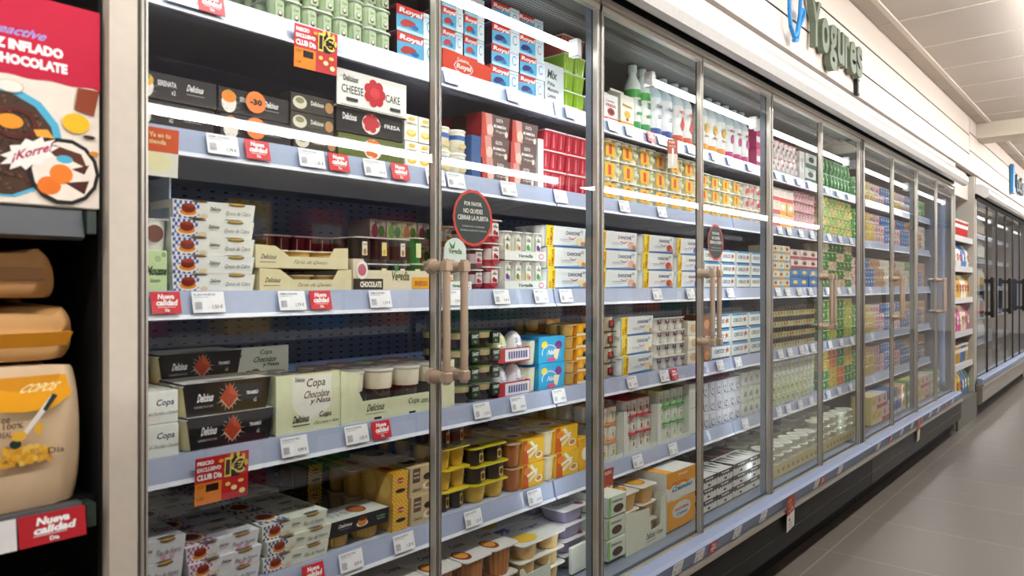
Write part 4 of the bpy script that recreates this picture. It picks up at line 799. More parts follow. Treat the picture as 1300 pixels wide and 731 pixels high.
run('E', 672, 748, 4, 500, 2, lambda w, h, d: jar(w, h, '#e6e6de', '#c9a87a', '#d88a34'), 'tall white jar with orange lid', 'cream_jar', 'jar', dep=.07, dy=.3)
# cabinet floor
AMB = [('e', .3, .3, .22, .2, M('#8a3a14')), ('e', .3, .32, .16, .14, M('#e09a3a')), ('t', 'Crema', .45, .6, .9, .75, M('#3a3a3a'), .02, .1)]
run('F', 400, 662, 6, 690, 2, lambda w, h, d: cup_pack(w, h, d, 1, 2, '#b8763a', '#e6e4de', top=AMB, ribs=16, taper=.82), 'amber ribbed cream pots under white lid', 'ribbed_cream_pack', 'cream pack', rows=3, dep=.16, dy=.04, xt=655)
CLI = [('e', .3, .3, .22, .2, M('#e0b83a')), ('t', 'Yogur', .5, .55, .9, .7, M('#3a4a8a'), .02), ('r', 0, .82, .4, .95, M('#3a5ab0')), ('g', 0, .7, .4, .95, 6, 4, M('#3a5ab0'))]
run('F', 663, 722, 1, 674, 3, lambda w, h, d: cup_pack(w, h, d, 2, 2, '#dcb878', '#e8e8e2', top=CLI, taper=.84), 'pale custard four-pack with white lid', 'custard_pack', 'custard pack', rows=2, dep=.15, dy=.04, xt=716)
run('F', 661, 700, 1, 715, 1, lambda w, h, d: tray(w, h, d, '#dfe6d6', [(0, 0), (1, 0), (1, 1), (.9, .8), (.2, .8), (.1, 1), (0, 1)], []), 'pale card tray around the custard packs', 'display_tray', 'display tray', dep=.02, dy=.015)
PL = [('t', 'Griego', .2, .4, .8, .6, M('#5a4a6a'), .02), ('e', .8, .2, .12, .12, M('#8a3a6a'))]
run('F', 716, 749, 1, 642, 4, lambda w, h, d: cup_pack(w, h, d, 1, 1, '#8d84a0', '#e6e6ea', top=PL, taper=.8, square=True), 'purple yogurt tub with white lid', 'yogurt_tub', 'yogurt tub', rows=2, dep=.12, dy=.06, xt=740)
run('F', 724, 750, 1, 692, 1, lambda w, h, d: carton(w, h, d, '#dfe6dc', [('r', .1, .1, .9, .12, M('#b9c4b6'))]), 'pale green-white card front below purple tubs', 'display_carton', 'display carton', dep=.012, dy=.03)

# ---------------------------------------------------------------- third and fourth doors
YA = YSH['A'] + .012
def place_bottle(px, dpx, ytop, kindf, lab, name='milk_bottle', cat='bottle'):
    YA = YSH['A'] + .012
    s0, s1 = S(px, YA), S(px + dpx, YA); w = s1 - s0; h = min(.238, ZZ(px + dpx / 2, ytop, YA) - ZSH['A'])
    LABELS[lab] = LABELS.get(lab, 0) + 1
    return place(kindf(min(w, .085), h, min(w, .085)), name, ((s0 + s1) / 2, YA, ZSH['A'] + .001), lab, cat, 'drinks on the top shelf')
GFR = [('t', 'FRESA', .15, .55, .85, .66, M('#c42a2a'), .03), ('e', .5, .38, .26, .14, M('#c42a2a')), ('e', .5, .38, .16, .08, M('#4a2a1a')), ('t', 'Leche', .2, .72, .7, .8, M('#c42a2a'))]
GPL = [('e', .5, .4, .24, .12, M('#f0c83a')), ('e', .5, .24, .1, .05, M('#c42a6a')), ('t', 'Plátano', .15, .62, .85, .72, M('#d8a020'), .02)]
place_bottle(766, 19, 112, lambda w, h, d: gable(w, h, d, '#f0efe9', GFR, '#c8282a'), 'white strawberry milk carton with red base, top shelf, third door', 'milk_carton', 'carton')
place_bottle(787, 18.5, 112, lambda w, h, d: gable(w, h, d, '#f2efdd', GPL, '#e8a626'), 'white banana milk carton with orange base, top shelf, third door', 'milk_carton', 'carton')
GB = [('t', '0%', .2, .5, .8, .75, M('#2a7a3c'), .04), ('r', .1, .2, .9, .3, M('#2fa64a')), ('t', 'PRO', .2, .82, .8, .92, M('#2a7a3c'), .03)]
place_bottle(806.5, 11.5, 79, lambda w, h, d: bottle(w, h, '#e6f2ee', '#2fa64a', '#f2f5ee', '#e3f3f4', GB, stripe='#49b04e'), 'largest green and white yogurt drink bottle, top shelf, third door')
place_bottle(818.5, 11.5, 82, lambda w, h, d: bottle(w, h, '#e6f2ee', '#2fa64a', '#f2f5ee', '#e3f3f4', GB, stripe='#49b04e'), 'second green and white drink bottle, beside the white bottles, third door')
WB = [('t', 'Kefir', .1, .7, .9, .85, M('#44577a'), .02), ('r', .2, .4, .8, .43, M('#8a94a8')), ('r', .2, .32, .7, .35, M('#8a94a8'))]
for i, (x, yt) in enumerate(((831, 94), (845, 99))):
    place_bottle(x, 14, yt, lambda w, h, d: bottle(w, h, '#cfe6ee', '#2b4f9c', '#f1f4f6', '#dcecf4', WB), '%s white kefir bottle with blue base, third door' % ORD[i])
RB = [('p', [(.2, .3), (.6, .7), (.9, .4), (.6, .1)], M('#d8402c')), ('t', 'FRESA', .1, .78, .9, .9, M('#d8402c'), .03)]
YB = [('e', .5, .6, .34, .2, M('#f0b82a')), ('t', 'Mango', .1, .2, .9, .34, M('#a8702a'), .03)]
MB_ = [('e', .5, .5, .3, .2, M('#c42a7a')), ('t', 'Mora', .1, .8, .9, .92, M('#a8246a'), .03)]
for i, (x, dx, yt, a, base, word) in enumerate(((860, 12, 103, RB, '#e0582c', 'white strawberry drink bottle with orange base'), (872, 11, 109, RB, '#e0582c', 'second strawberry drink bottle, orange base, by the handle post'), (892, 11, 120, YB, '#f0a81e', 'yellow mango drink bottle nearest the handle post'), (903, 11, 124, YB, '#f0a02a', 'second yellow mango drink bottle'), (914, 11, 129, YB, '#ef9a34', 'third, peach-coloured drink bottle'), (925, 10, 133, MB_, '#c8267a', 'white blackberry drink bottle with pink base'), (935, 10, 139, MB_, '#c8267a', 'second blackberry drink bottle, pink base'), (945, 9, 142, MB_, '#c8267a', 'third blackberry drink bottle, pink base'))):
    place_bottle(x, dx, yt, lambda w, h, d: bottle(w, h, '#d6e6ec', base, '#f3f2ee', '#dfeaf2', a), word + (', third door' if x < 888 else ', fourth door'))
run('A', 961, 973, 2, 165, 2, lambda w, h, d: carton(w, h, d, '#d03a7c', [('r', 0, .3, 1, .6, M('#f0eef0'))]), 'magenta yogurt drink box', 'drink_box', 'carton', dep=.1)
ONE = [[('r', -.5, 0, 1.5, 1, M('#f0b41c')), ('t', '1', .2, .15, .8, .85, M('#c83a1e'), .07)], [('r', 0, .35, 1, .6, M('#cfd6b4')), ('e', .5, .3, .3, .14, M('#b8ba84')), ('r', 0, .8, 1, .9, M('#8aa07a'))]]
ONEK = lambda w, h, d: cup_pack(w, h, d, 2, 2, '#ece6c4', '#eef0ea', art=ONE, taper=.86)
run('B', 770, 889, 6, 191, 3, ONEK, 'cream yogurt four-pack with yellow one', 'creamy_yogurt_pack', 'yogurt pack', dep=.125)
run('B', 893, 946, 4, 226, 3, ONEK, 'cream yogurt four-pack with yellow one', 'creamy_yogurt_pack', 'yogurt pack', dep=.125)
run('B', 947, 974, 2, 236, 3, lambda w, h, d: cup_pack(w, h, d, 2, 2, '#eadfd4', '#e8e2dc', art=[[('r', 0, .2, 1, .7, M('#c8323c'))], [('r', 0, .4, 1, .8, M('#d8646c'))]]), 'red banded yogurt four-pack', 'yogurt_pack', 'yogurt pack', dep=.125)
run('C', 757, 810, 1, 294, 3, DAN('#e8b8a8', True), 'family yogurt pack with peach photo', 'family_yogurt_pack', 'yogurt pack', dep=.12)
run('C', 813, 856, 1, 299, 3, DAN('#c84a3c'), 'family yogurt pack with red fruit photo', 'family_yogurt_pack', 'yogurt pack', dep=.12)
run('C', 858, 889, 1, 303, 3, DAN('#8a6ab8'), 'family yogurt pack with purple fruit photo', 'family_yogurt_pack', 'yogurt pack', dep=.12)
OIK = lambda w, h, d: sleeve_pack(w, h, d, '#e8ece6', oikos_front(), cup='#e9ece8', poke=.012, taper=.93)
run('C', 893, 970, 4, 315, 3, OIK, 'white Greek yogurt pack with blue rim', 'greek_yogurt_pack', 'yogurt pack', dep=.12, hmul=.93)
run('D', 766, 786, 1, 401, 4, lambda w, h, d: cup_pack(w, h, d, 1, 2, '#d8c8a8', '#2a2020', art=[[('r', 0, .1, 1, .8, M('#3a2220')), ('e', .5, .5, .3, .25, M('#c8383c'))]]), 'dark-lidded chocolate yogurt pair', 'yogurt_pack', 'yogurt pack', dep=.12)
run('D', 785, 830, 1, 402, 3, DAN('#eadfb0'), 'family yogurt pack with plain photo', 'family_yogurt_pack', 'yogurt pack', dep=.12)
DR = lambda c: (lambda w, h, d: cup_pack(w, h, d, 4, 1, '#ece8de', '#f0ece6', art=drip(c, 'Y')))
run('D', 832, 872, 1, 403, 4, [DR('#4a2f6a'), DR('#2a2022'), DR('#5a1c30')], ['four-cup row with purple drip print', 'four-cup row with black drip print', 'four-cup row with maroon drip print'], 'yogurt_cup_row', 'yogurt pack', dep=.05, pick=lambda c, l, r: (0, 1, 2, 2)[l])
run('D', 874, 889, 1, 408, 3, lambda w, h, d: carton(w, h, d, '#ddd6c2', [('e', .5, .5, .3, .3, M('#c8a880'))]), 'cream dessert carton by the handle post', 'dessert_carton', 'dessert carton', dep=.1)
run('D', 893, 902, 1, 400, 3, lambda w, h, d: carton(w, h, d, '#8a5434', [('e', .5, .4, .4, .3, M('#c88a54'))]), 'brown doughnut carton', 'dessert_carton', 'dessert carton', dep=.1)
run('D', 903, 972, 3, 398, 3, OIK, 'white Greek yogurt pack with orange leaf', 'greek_yogurt_pack', 'yogurt pack', dep=.12)
FRE = lambda c, t, f: (lambda w, h, d: cup_pack(w, h, d, 2, 2, '#eceee6', c, square=True, taper=.92, art=smile_front(c, t, f)))
for x0, x1, yt, c, t, f, nm in ((766, 788.5, 516, '#e8923a', 'Mango', '#f0b83a', 'orange-lidded'), (795, 831, 505, '#b8242c', 'FRESA', '#b8242c', 'red-lidded'), (839, 870.5, 493, '#4ab84a', 'Pera', '#8ac84a', 'green-lidded')):
    tr = {'orange-lidded': (761.5, 791), 'red-lidded': (792, 834), 'green-lidded': (834.8, 875)}[nm]; a, b = S(tr[0], .178), S(tr[1], .178)
    run('E', x0, x1, 2 if x0 > 770 else 1, yt, 3, FRE(c, t, f), '%s white yogurt four-pack' % nm, 'yogurt_pack', 'yogurt pack', dep=.12, rows=2, dy=.008, z0=.003, jit=0, fill=.95, ss=(a + (b - a) * .14, b - .006))
for x0, x1, nm in ((761.5, 791, 'orange-lidded'), (792, 834, 'red-lidded'), (834.8, 875, 'green-lidded')):
    YY = YSH['E'] + .008; a, b = S(x0, YY), S(x1, YY); h = .16
    place(tray(b - a, h, .275, '#e3e7dd', [(0, 0), (1, 0), (1, .1), (.14, .1), (.1, .96), (0, .96)], [], back=.5), 'display_tray', ((a + b) / 2, YY, ZSH['E'] + .0005), 'white card tray around the %s yogurt packs, fifth shelf, third door' % nm, 'display tray', 'white trays on the fifth shelf')
run('E', 875, 888, 1, 486, 1, lambda w, h, d: carton(w, h, d, '#dfe3da', [('r', .1, .5, .9, .52, M('#b9bdb6'))]), 'plain white end carton by the handle post', 'yogurt_carton', 'yogurt carton', dep=.12)
RNG = lambda w, h, d: cup_pack(w, h, d, 2, 2, '#e6e8ee', '#dfe4ea', art=ring_front(), square=True, taper=.92)
run('E', 893, 942, 3, 482, 3, RNG, 'white yogurt four-pack with ringed logo', 'yogurt_pack', 'yogurt pack', dep=.12, rows=2)
run('E', 944, 972, 2, 470, 3, lambda w, h, d: cup_pack(w, h, d, 2, 2, '#dfe6d8', '#cfd8c4', art=[('r', 0, .2, 1, .6, M('#b89ab0')), ('e', .5, .6, .3, .2, M('#8ab87a'))], square=True, taper=.92), 'pale green yogurt four-pack', 'yogurt_pack', 'yogurt pack', dep=.12, rows=2)
# cabinet floor
GCH = lambda w, h, d: cup_pack(w, h, d, 1, 2, '#3a2a22', '#d9e8cf', square=True, taper=.86, top=[('e', .5, .3, .3, .16, M('#4a3428')), ('t', 'Choco', .2, .6, .8, .8, M('#3a5a3a'), .02)], sleeve=('#dfe8d8', .94, [('t', 'Delicious', .2, .7, .8, .84, M('#2a4a2a'), .02), ('e', .55, .35, .3, .22, M('#4a3428')), ('r', 0, 0, .12, 1, M('#8acb6a'))]))
run('F', 757, 794, 1, 632, 3, GCH, 'green and white chocolate cream pack', 'cream_pack', 'cream pack', dep=.15, dy=0, rows=2)
YEP = lambda w, h, d: cup_pack(w, h, d, 1, 2, '#d9ad62', '#ece6da', taper=.8, square=True, top=[('e', .5, .4, .36, .22, M('#c8841e')), ('e', .5, .4, .26, .15, M('#e8b03a')), ('t', 'Crema', .2, .75, .8, .88, M('#3a3a3a'), .02)])
run('F', 804.5, 841, 2, 618, 3, YEP, 'golden cream tub with domed print lid', 'cream_pack', 'cream pack', dep=.155, dy=.014, z0=.004, rows=2, jit=0, fill=.9, ss=(S(795, .075) + .008, S(845.5, .075) - .008))
YY = YSH['F'] + .005; a, b = S(795, YY), S(845.5, YY)
place(tray(b - a, .17, .36, '#dfe4d2', [(0, 0), (1, 0), (1, .86), (.88, .82), (.84, .3), (.62, .26), (.56, .72), (0, .8)], [('t', 'Delicious', .48, .12, .7, .24, M('#2a2a2a'), .02, .1), ('t', 'Copa', .74, .12, .9, .22, M('#2a2a2a'), .02, .1), ('r', .48, .07, .72, .08, M('#4a4a4a'))], back=.6), 'display_tray', ((a + b) / 2, YY, ZSH['F'] - .004), 'tall pale card tray holding the golden cream tubs, cabinet floor, third door', 'display tray')
OJF = [('r', 0, .62, 1, 1, M('#eda62e')), ('p', [(0, .62), (0, .5), (.12, .42), (.25, .54), (.4, .44), (.55, .56), (.7, .44), (.85, .54), (1, .48), (1, .62)], M('#eda62e')), ('t', 'NATURAL', .2, .52, .7, .62, M('#e0582c'), .03), ('t', 'Cremoso', .15, .3, .85, .48, M('#3f8ab8'), .04, .1), ('t', 'Yogur', .35, .78, .7, .9, M('#f6ecd0'), .03, .1)]
OJT = [('r', 0, 0, .22, 1, M('#eda62e')), ('r', .22, .85, 1, 1, M('#eda62e')), ('t', 'Cremoso', .3, .35, .9, .65, M('#3f8ab8'), .04, .1)]
OJF2 = [('r', 0, 0, 1, 1, M('#eda62e')), ('e', .5, .6, .34, .3, M('#dfe3dc')), ('t', 'NATURAL', .26, .6, .76, .7, M('#e0582c'), .03), ('t', 'Cremoso', .3, .42, .7, .54, M('#3f8ab8'), .03, .1)]
run('F', 846, 883, 1, 596, 2, [lambda w, h, d: carton(w, h, d, '#e6e4da', OJF2, top=OJT), lambda w, h, d: carton(w, h, d, '#e6e8e0', OJF, top=OJT, side=[('r', 0, 0, 1, .3, M('#eda62e'))])], ['orange-yellow natural yogurt case', 'white natural yogurt case with orange drip'], 'yogurt_case', 'yogurt case', dep=.26, pick=lambda c, l, r: l)
DRB = lambda w, h, d: carton(w, h, d, '#e2e4de', drip('#37322f', 'Stracciatella') + [('e', .5, .25, .1, .1, M('#37322f'))], top=[('r', 0, 0, 1, 1, M('#37322f')), ('p', [(0, .2), (.1, .5), (.2, .15), (.35, .45), (.5, .1), (.65, .5), (.8, .2), (1, .5), (1, 0), (0, 0)], M('#e2e4de')), ('p', [(.35, .6), (.5, .9), (.65, .6)], M('#c8553a')), ('t', 'Cremoso', .55, .4, .9, .6, M('#dfe0dc'), .03, .1)], side=drip('#37322f', 'Yogur'))
run('F', 891, 930, 2, 601, 3, DRB, 'white yogurt case with black drip print', 'yogurt_case', 'yogurt case', dep=.22)
run('F', 932, 966, 2, 583, 3, DRB, 'smaller yogurt case with black drip print', 'yogurt_case', 'yogurt case', dep=.2)
FIB = [('t', 'FIBRA', .1, .5, .9, .75, M('#3a4a6a'), .03), ('r', .2, .35, .8, .38, M('#8a94a8'))]
TUBK = lambda w, h, d: tub(w, h, art=FIB)
run('F', 893, 958, 4, 548, 3, lambda w, h, d: tub(min(w, .15), h, band='#cfd6d8', art=FIB), 'white lidded fibre yogurt bucket', 'yogurt_bucket', 'yogurt bucket', dep=.14, dy=.3, rows=1)

# ---------------------------------------------------------------- fifth and sixth doors, then the second cabinet
def simple_pack(body, lid, a, b=None, nx=2, ny=2, sq=False): return lambda w, h, d: cup_pack(w, h, d, nx, ny, body, lid, square=sq, art=[('r', 0, .15, 1, .55, M(a)), ('e', .5, .62, .3, .16, M(b or a))], taper=.88)
def simple_box(c, a, b): return lambda w, h, d: carton(w, h, d, c, [('r', 0, 0, 1, .3, M(a)), ('e', .5, .6, .25, .2, M(b)), ('t', 'Yogur', .2, .8, .8, .93, M(a), .03)])
run('A', 981, 1014, 3, 182, 2, simple_pack('#eeeae6', '#d83c5c', '#f3f0ec', '#c8405c'), 'white yogurt pack with raspberry lid', 'yogurt_pack', 'yogurt pack', dep=.12)
run('A', 1016, 1022, 1, 192, 1, simple_box('#eceae6', '#dfdad4', '#c8c4bc'), 'plain white yogurt carton', 'yogurt_carton', 'yogurt carton', dep=.1)
run('A', 1023, 1037, 1, 196, 2, simple_box('#e3e8e2', '#2f5a3c', '#2f3a30'), 'white and dark green yogurt box', 'yogurt_carton', 'yogurt carton', dep=.1)
run('A', 1044, 1080, 4, 207, 2, simple_pack('#3f9a4c', '#d9efd2', '#58b85c', '#e6f4d8'), 'green yogurt four-pack', 'yogurt_pack', 'yogurt pack', dep=.12)
run('B', 981, 1008, 3, 240, 3, [simple_box('#f0ece6', '#e0525c', '#f6e0c8'), simple_box('#f0d8a0', '#f2a83a', '#ffffff')], ['white and red yogurt box', 'orange yogurt box'], 'yogurt_box', 'yogurt box', dep=.12, pick=lambda c, l, r: 1 if c > 0 and l < 2 else 0)
run('B', 1009, 1038, 4, 246, 4, simple_pack('#efe6e2', '#e0527a', '#e6a8b8', '#c83c5c'), 'pink berry yogurt pack', 'yogurt_multipack', 'yogurt pack', dep=.12)
run('B', 1044, 1083, 4, 254, 4, [simple_pack('#cfe0a0', '#8ac84a', '#a8cf5c', '#6aa83c'), simple_pack('#ece6b0', '#e8c83a', '#f0d85a', '#c8a82a')], ['light green yogurt pack', 'pale yellow yogurt pack'], 'yogurt_multipack', 'yogurt pack', dep=.12, pick=lambda c, l, r: (c + l) % 2)
run('C', 981, 1003, 3, 312, 5, [simple_box('#e8ddc0', '#c8923a', '#8a4a2a'), simple_box('#e0e4d8', '#7aa0b8', '#c8a04a')], ['beige snack yogurt box', 'pale blue snack yogurt box'], 'yogurt_box', 'yogurt box', dep=.12, pick=lambda c, l, r: (c + l) % 2)
run('C', 1004, 1038, 3, 318, 4, [simple_box('#2f7fc8', '#1f5aa0', '#f0d23a'), simple_box('#e8dcd0', '#a83c4a', '#7a2a4a')], ['bright blue yogurt box', 'mauve yogurt box'], 'yogurt_box', 'yogurt box', dep=.12, pick=lambda c, l, r: 0 if l < 2 else 1)
run('C', 1044, 1084, 4, 310, 5, [simple_pack('#3c8a3c', '#dfe8c8', '#2f7a34', '#e8e07a'), simple_pack('#e0d8b8', '#c83c34', '#d8a85a', '#c84a3c')], ['dark green yogurt pack', 'red-lidded yogurt pack'], 'yogurt_multipack', 'yogurt pack', dep=.12, pick=lambda c, l, r: (c * 2 + l) % 3 % 2)
DKP = lambda body, a, b: (lambda w, h, d: cup_pack(w, h, d, 2, 2, body, '#1b1919', band='#26211e', band_r=(.55, 1), art=[('r', 0, .1, 1, .5, M(a)), ('e', .5, .3, .3, .16, M(b))], taper=.9))
run('D', 981, 1038, 8, 388, 4, [DKP('#d8c490', '#b8863a', '#6a3418'), DKP('#d8dcb0', '#7a9a4a', '#c8a03a')], ['black-lidded golden yogurt pack', 'black-lidded green yogurt pack'], 'yogurt_multipack', 'yogurt pack', dep=.11, pick=lambda c, l, r: (c + l) % 2)
run('D', 1044, 1084, 4, 380, 4, [simple_pack('#2f8a3c', '#e6ecb0', '#3fa84c', '#f0e05a'), simple_pack('#c8cf5a', '#e8e07a', '#a8b83c', '#e0a82a')], ['green and lime yogurt pack', 'lime and yellow yogurt pack'], 'yogurt_multipack', 'yogurt pack', dep=.12, pick=lambda c, l, r: c % 2)
run('E', 981, 1036, 5, 456, 4, [simple_pack('#e3e9d8', '#e6ece0', '#cfdcb8', '#7aa86a', sq=True), simple_pack('#dfe8c0', '#dfe8b0', '#b8cf7a', '#4a8a3c', sq=True)], ['white yogurt pack with pale green ring', 'lime and white yogurt pack'], 'yogurt_multipack', 'yogurt pack', dep=.12, rows=1, pick=lambda c, l, r: 1 if l < 2 and c < 4 else 0)
run('E', 1044, 1084, 4, 442, 4, [simple_pack('#2f9a4c', '#dfe8c0', '#3fae5c', '#f0e05a'), simple_pack('#f0d24a', '#e8d07a', '#f2c83a', '#4a9a3c'), simple_pack('#ef8a3a', '#f0c07a', '#f29a4a', '#d83c2c')], ['emerald yogurt pack', 'sunny yellow yogurt pack', 'tangerine yogurt pack'], 'yogurt_multipack', 'yogurt pack', dep=.12, pick=lambda c, l, r: min(2, (c + l // 2) % 3))
run('F', 978, 1040, 6, 560, 3, lambda w, h, d: tub(min(w, .12), h, '#e6e8dc', '#f1f3ea', '#d8dcc0', [('t', 'Griego', .1, .5, .9, .7, M('#6a7a5a'), .03)]), 'white Greek yogurt bucket with round lid', 'yogurt_bucket', 'yogurt bucket', dep=.12, rows=2)
run('F', 1042, 1086, 6, 528, 4, lambda w, h, d: tub(min(w, .12), h, '#e6e8dc', '#f1f3ea', '#cfd3b0', [('r', 0, .4, 1, .6, M('#a8b07a'))]), 'white Greek yogurt bucket', 'yogurt_bucket', 'yogurt bucket', dep=.12, rows=2)
for x0, x1, d in ((979, 1038, 'fifth'), (1044, 1085, 'sixth')):
    YY = YSH['F'] + .004; a, b = S(x0, YY), S(x1, YY)
    place(tray(b - a, .055, .012, '#cbbf84', [(0, 0), (1, 0), (1, 1), (0, 1)], [('r', .1 * i, .3, .1 * i + .04, .6, M('#8a7a3a')) for i in range(1, 10)]), 'display_tray', ((a + b) / 2, YY - .004, ZSH['F'] + .001), 'straw-coloured card tray front before the white buckets, %s door' % d, 'display tray')
# second cabinet: doors seven to ten
PAL = [('#4aa85c', '#e6f0d8', '#3c9a4c', '#f0e6a0'), ('#e8d88a', '#f0e8c0', '#e0b83a', '#c87a2a'), ('#e6dfd8', '#c8405c', '#d8708a', '#a83c5c'), ('#3a78b8', '#dfe8f0', '#2f68a8', '#e8e8e8'), ('#c8a07a', '#e8d8c0', '#a8683a', '#5a341c'), ('#ded8cc', '#b8b0a8', '#c8bfb0', '#8a8078')]
NMS = ['green', 'yellow', 'pink', 'blue', 'brown', 'grey']
plan = {'A': (0, 1, 5, 5), 'B': (0, 2, 4, 5), 'C': (2, 4, 3, 4), 'D': (0, 2, 3, 5), 'E': (0, 2, 3, 5), 'F': (1, 0, 5, 5)}
for di in range(4):
    if di > 2: break
    a, b = ((4.76, 5.62), (5.66, 6.34), (6.38, 6.73))[di]
    for sh in 'ABCDEF':
        base = plan[sh][di]; n = (7, 5, 3)[di]; hs = .062; lv = {'A': 2, 'B': 3, 'C': 3, 'D': 3, 'E': 3, 'F': 2}[sh]
        if di == 0 and sh == 'E': base = 0
        dep = .12; w = (b - a) / n; ks = [simple_pack(*PAL[(base + q) % 6])(w * .95, hs, dep) for q in range(4)] if sh != 'F' else [simple_box(*PAL[(base + q) % 6][:3])(w * .95, hs * 1.4, dep) for q in range(4)]
        hh = hs if sh != 'F' else hs * 1.4
        for c in range(n):
            for l in range(lv):
                q = min(3, (c + (l == lv - 1)) // 2)
                nm = NMS[(base + q) % 6]; kk = ('x', sh, di, nm); _colcount.setdefault(kk, [])
                if c not in _colcount[kk]: _colcount[kk].append(c)
                lab = '%s yogurt %s, %s, %s column, %s, %s door' % (nm, 'case' if sh == 'F' else 'pack', LV[lv][l], ORD[_colcount[kk].index(c)], SHNAME[sh], ORD[6 + di])
                LABELS[lab] = LABELS.get(lab, 0) + 1
                place(ks[q], 'yogurt_case' if sh == 'F' else 'fruit_yogurt_pack', (a + w * (c + .5), YSH[sh] + .012, ZSH[sh] + .001 + l * (hh + .0006)), lab, 'yogurt case' if sh == 'F' else 'yogurt pack', 'yogurt behind the %s door' % ORD[6 + di], 0, True)
# far cabinet: bottles and packs
for di in range(3):
    a, b = DOOR_S[10 + di]; a += .06; b -= .05
    for si, sh in enumerate('ABCDE'):
        n = 5; w = (b - a) / n; base = (di * 2 + si) % 5
        kb = bottle(min(w * .8, .08), .2, '#e0e8ea', ['#3a9a4c', '#e8b83a', '#c8382c', '#2f68a8', '#8a5434'][base], ['#f0f0ea', '#f0e0b0', '#e8c8c0', '#dfe8f0', '#d8c8b0'][base])
        for c in range(n):
            lab = '%s-labelled drink bottle, %s column, %s, %s door' % (['green', 'yellow', 'red', 'blue', 'brown'][base], ORD[c], SHNAME[sh], ORD[10 + di]); LABELS[lab] = LABELS.get(lab, 0) + 1
            place(kb, 'drink_bottle', (a + w * (c + .5), YSH[sh] + .012, ZSH[sh] + .001), lab, 'bottle', 'drinks in the far cabinet', 0, True)

# ---------------------------------------------------------------- tickets, offer tags and hanging cards
for sh, xs, xo in (('A', (230,), (265,)), ('A', (572, 650, 723, 776, 798, 838, 875, 905, 925, 950), (824,)), ('B', (280, 393, 473, 550), (324, 427, 505)), ('B', (576, 643, 709, 790, 838), ()), ('C', (262, 368, 480, 572, 634, 684, 716, 832, 874, 925), (208, 404)),
                   ('D', (371, 450, 609, 655, 707, 800, 841, 912, 935), (481, 853)), ('E', (443, 510, 598, 676, 807, 852, 944), (395,)), ('F', (858, 886, 934, 967, 1035, 1065), (903, 1042))):
    for x in xs: ticket(sh, x)
    for x in xo: offer(sh, x)
for sh in 'ABCDE':
    for i, px in enumerate((985, 997, 1012, 1026, 1048, 1062, 1076)): ticket(sh, px + (3 * ord(sh)) % 5)
for i in range(9): ticket('F', 0 + i, s=4.35 + i * .26) if i % 3 != 1 else offer('F', 0, s=4.35 + i * .26)
hang(PROMO, 'D', 283, 'red and orange one-euro promotion card hanging from the fourth shelf lip, beneath tiramisu boxes')
hang(PROMO, 'A', 402, 'red and orange one-euro promotion card hanging from the top shelf lip, beneath coconut yogurts', tilt=-1)
def photo_card(w, h, c1, c2, arts): mb = MB(); mb.box(-w / 2, w / 2, -.0008, .0004, -h, 0, M(c1, .4)); mb.art((-w / 2, -.0009, -h), (w, 0, 0), (0, 0, h), [('r', 0, 0, 1, .5, M(c2))] + arts); return Kind([('promotion_card', mb, [])])
hang(photo_card(.075, .085, '#d8582c', '#e8e6da', [('e', .5, .3, .36, .2, M('#f0e8b8')), ('t', 'Ya en tu', .3, .8, .8, .9, M('#f6d8a0'), .03), ('t', 'tienda', .3, .66, .7, .76, M('#f6d8a0'), .03)]), 'B', 200, 'orange and white photo card hanging from the second shelf lip by the door post')
hang(photo_card(.075, .105, '#a8462c', '#d8d0c4', [('r', .4, .1, .6, .7, M('#ece8e0')), ('t', 'PRUEBA', .1, .86, .7, .94, M('#f0d8c8'), .03), ('t', 'SIN AZÚCAR', .1, .74, .8, .8, M('#f0d8c8'), .03)]), 'A', 854, 'brown-red bottle photo card hanging from the top shelf lip, third door', tilt=-6)
hang(photo_card(.065, .12, '#b03a2a', '#e6ded2', [('e', .5, .42, .3, .14, M('#c88a3a')), ('r', .1, .1, .9, .12, M('#6a6a6a')), ('r', .1, .2, .7, .22, M('#6a6a6a')), ('t', 'NUEVO', .2, .84, .8, .94, M('#f6e8d8'), .03)]), 'E', 772, 'red and cream flyer hanging from the fifth shelf lip above green chocolate packs')
BRC = lambda: photo_card(.085, .14, '#b02a22', '#f0efea', [('t', 'NUEVO', .15, .86, .6, .94, M('#f6c87a'), .03), ('t', 'YOGUR', .15, .72, .7, .82, M('#f0a05a'), .03), ('r', .12, .6, .6, .64, M('#f0a05a')), ('a', .6, .52, .2, .18, .25, 0, 180, M('#dfe6e0')), ('r', .2, .1, .7, .12, M('#5a5a5a')), ('r', .2, .2, .6, .22, M('#5a5a5a')), ('e', .3, .34, .08, .05, M('#3a3a3a'))])
hang(BRC(), 'F', 1004, 'red and white flyer hanging from the base rail below the fifth door', tilt=-8, Y=-.076)
hang(photo_card(.07, .14, '#c8583a', '#eadfd6', [('r', .2, .1, .7, .12, M('#5a5a5a'))]), 'F', 1167, 'orange-white flyer hanging from the base rail, seventh door', tilt=-6, Y=-.076)
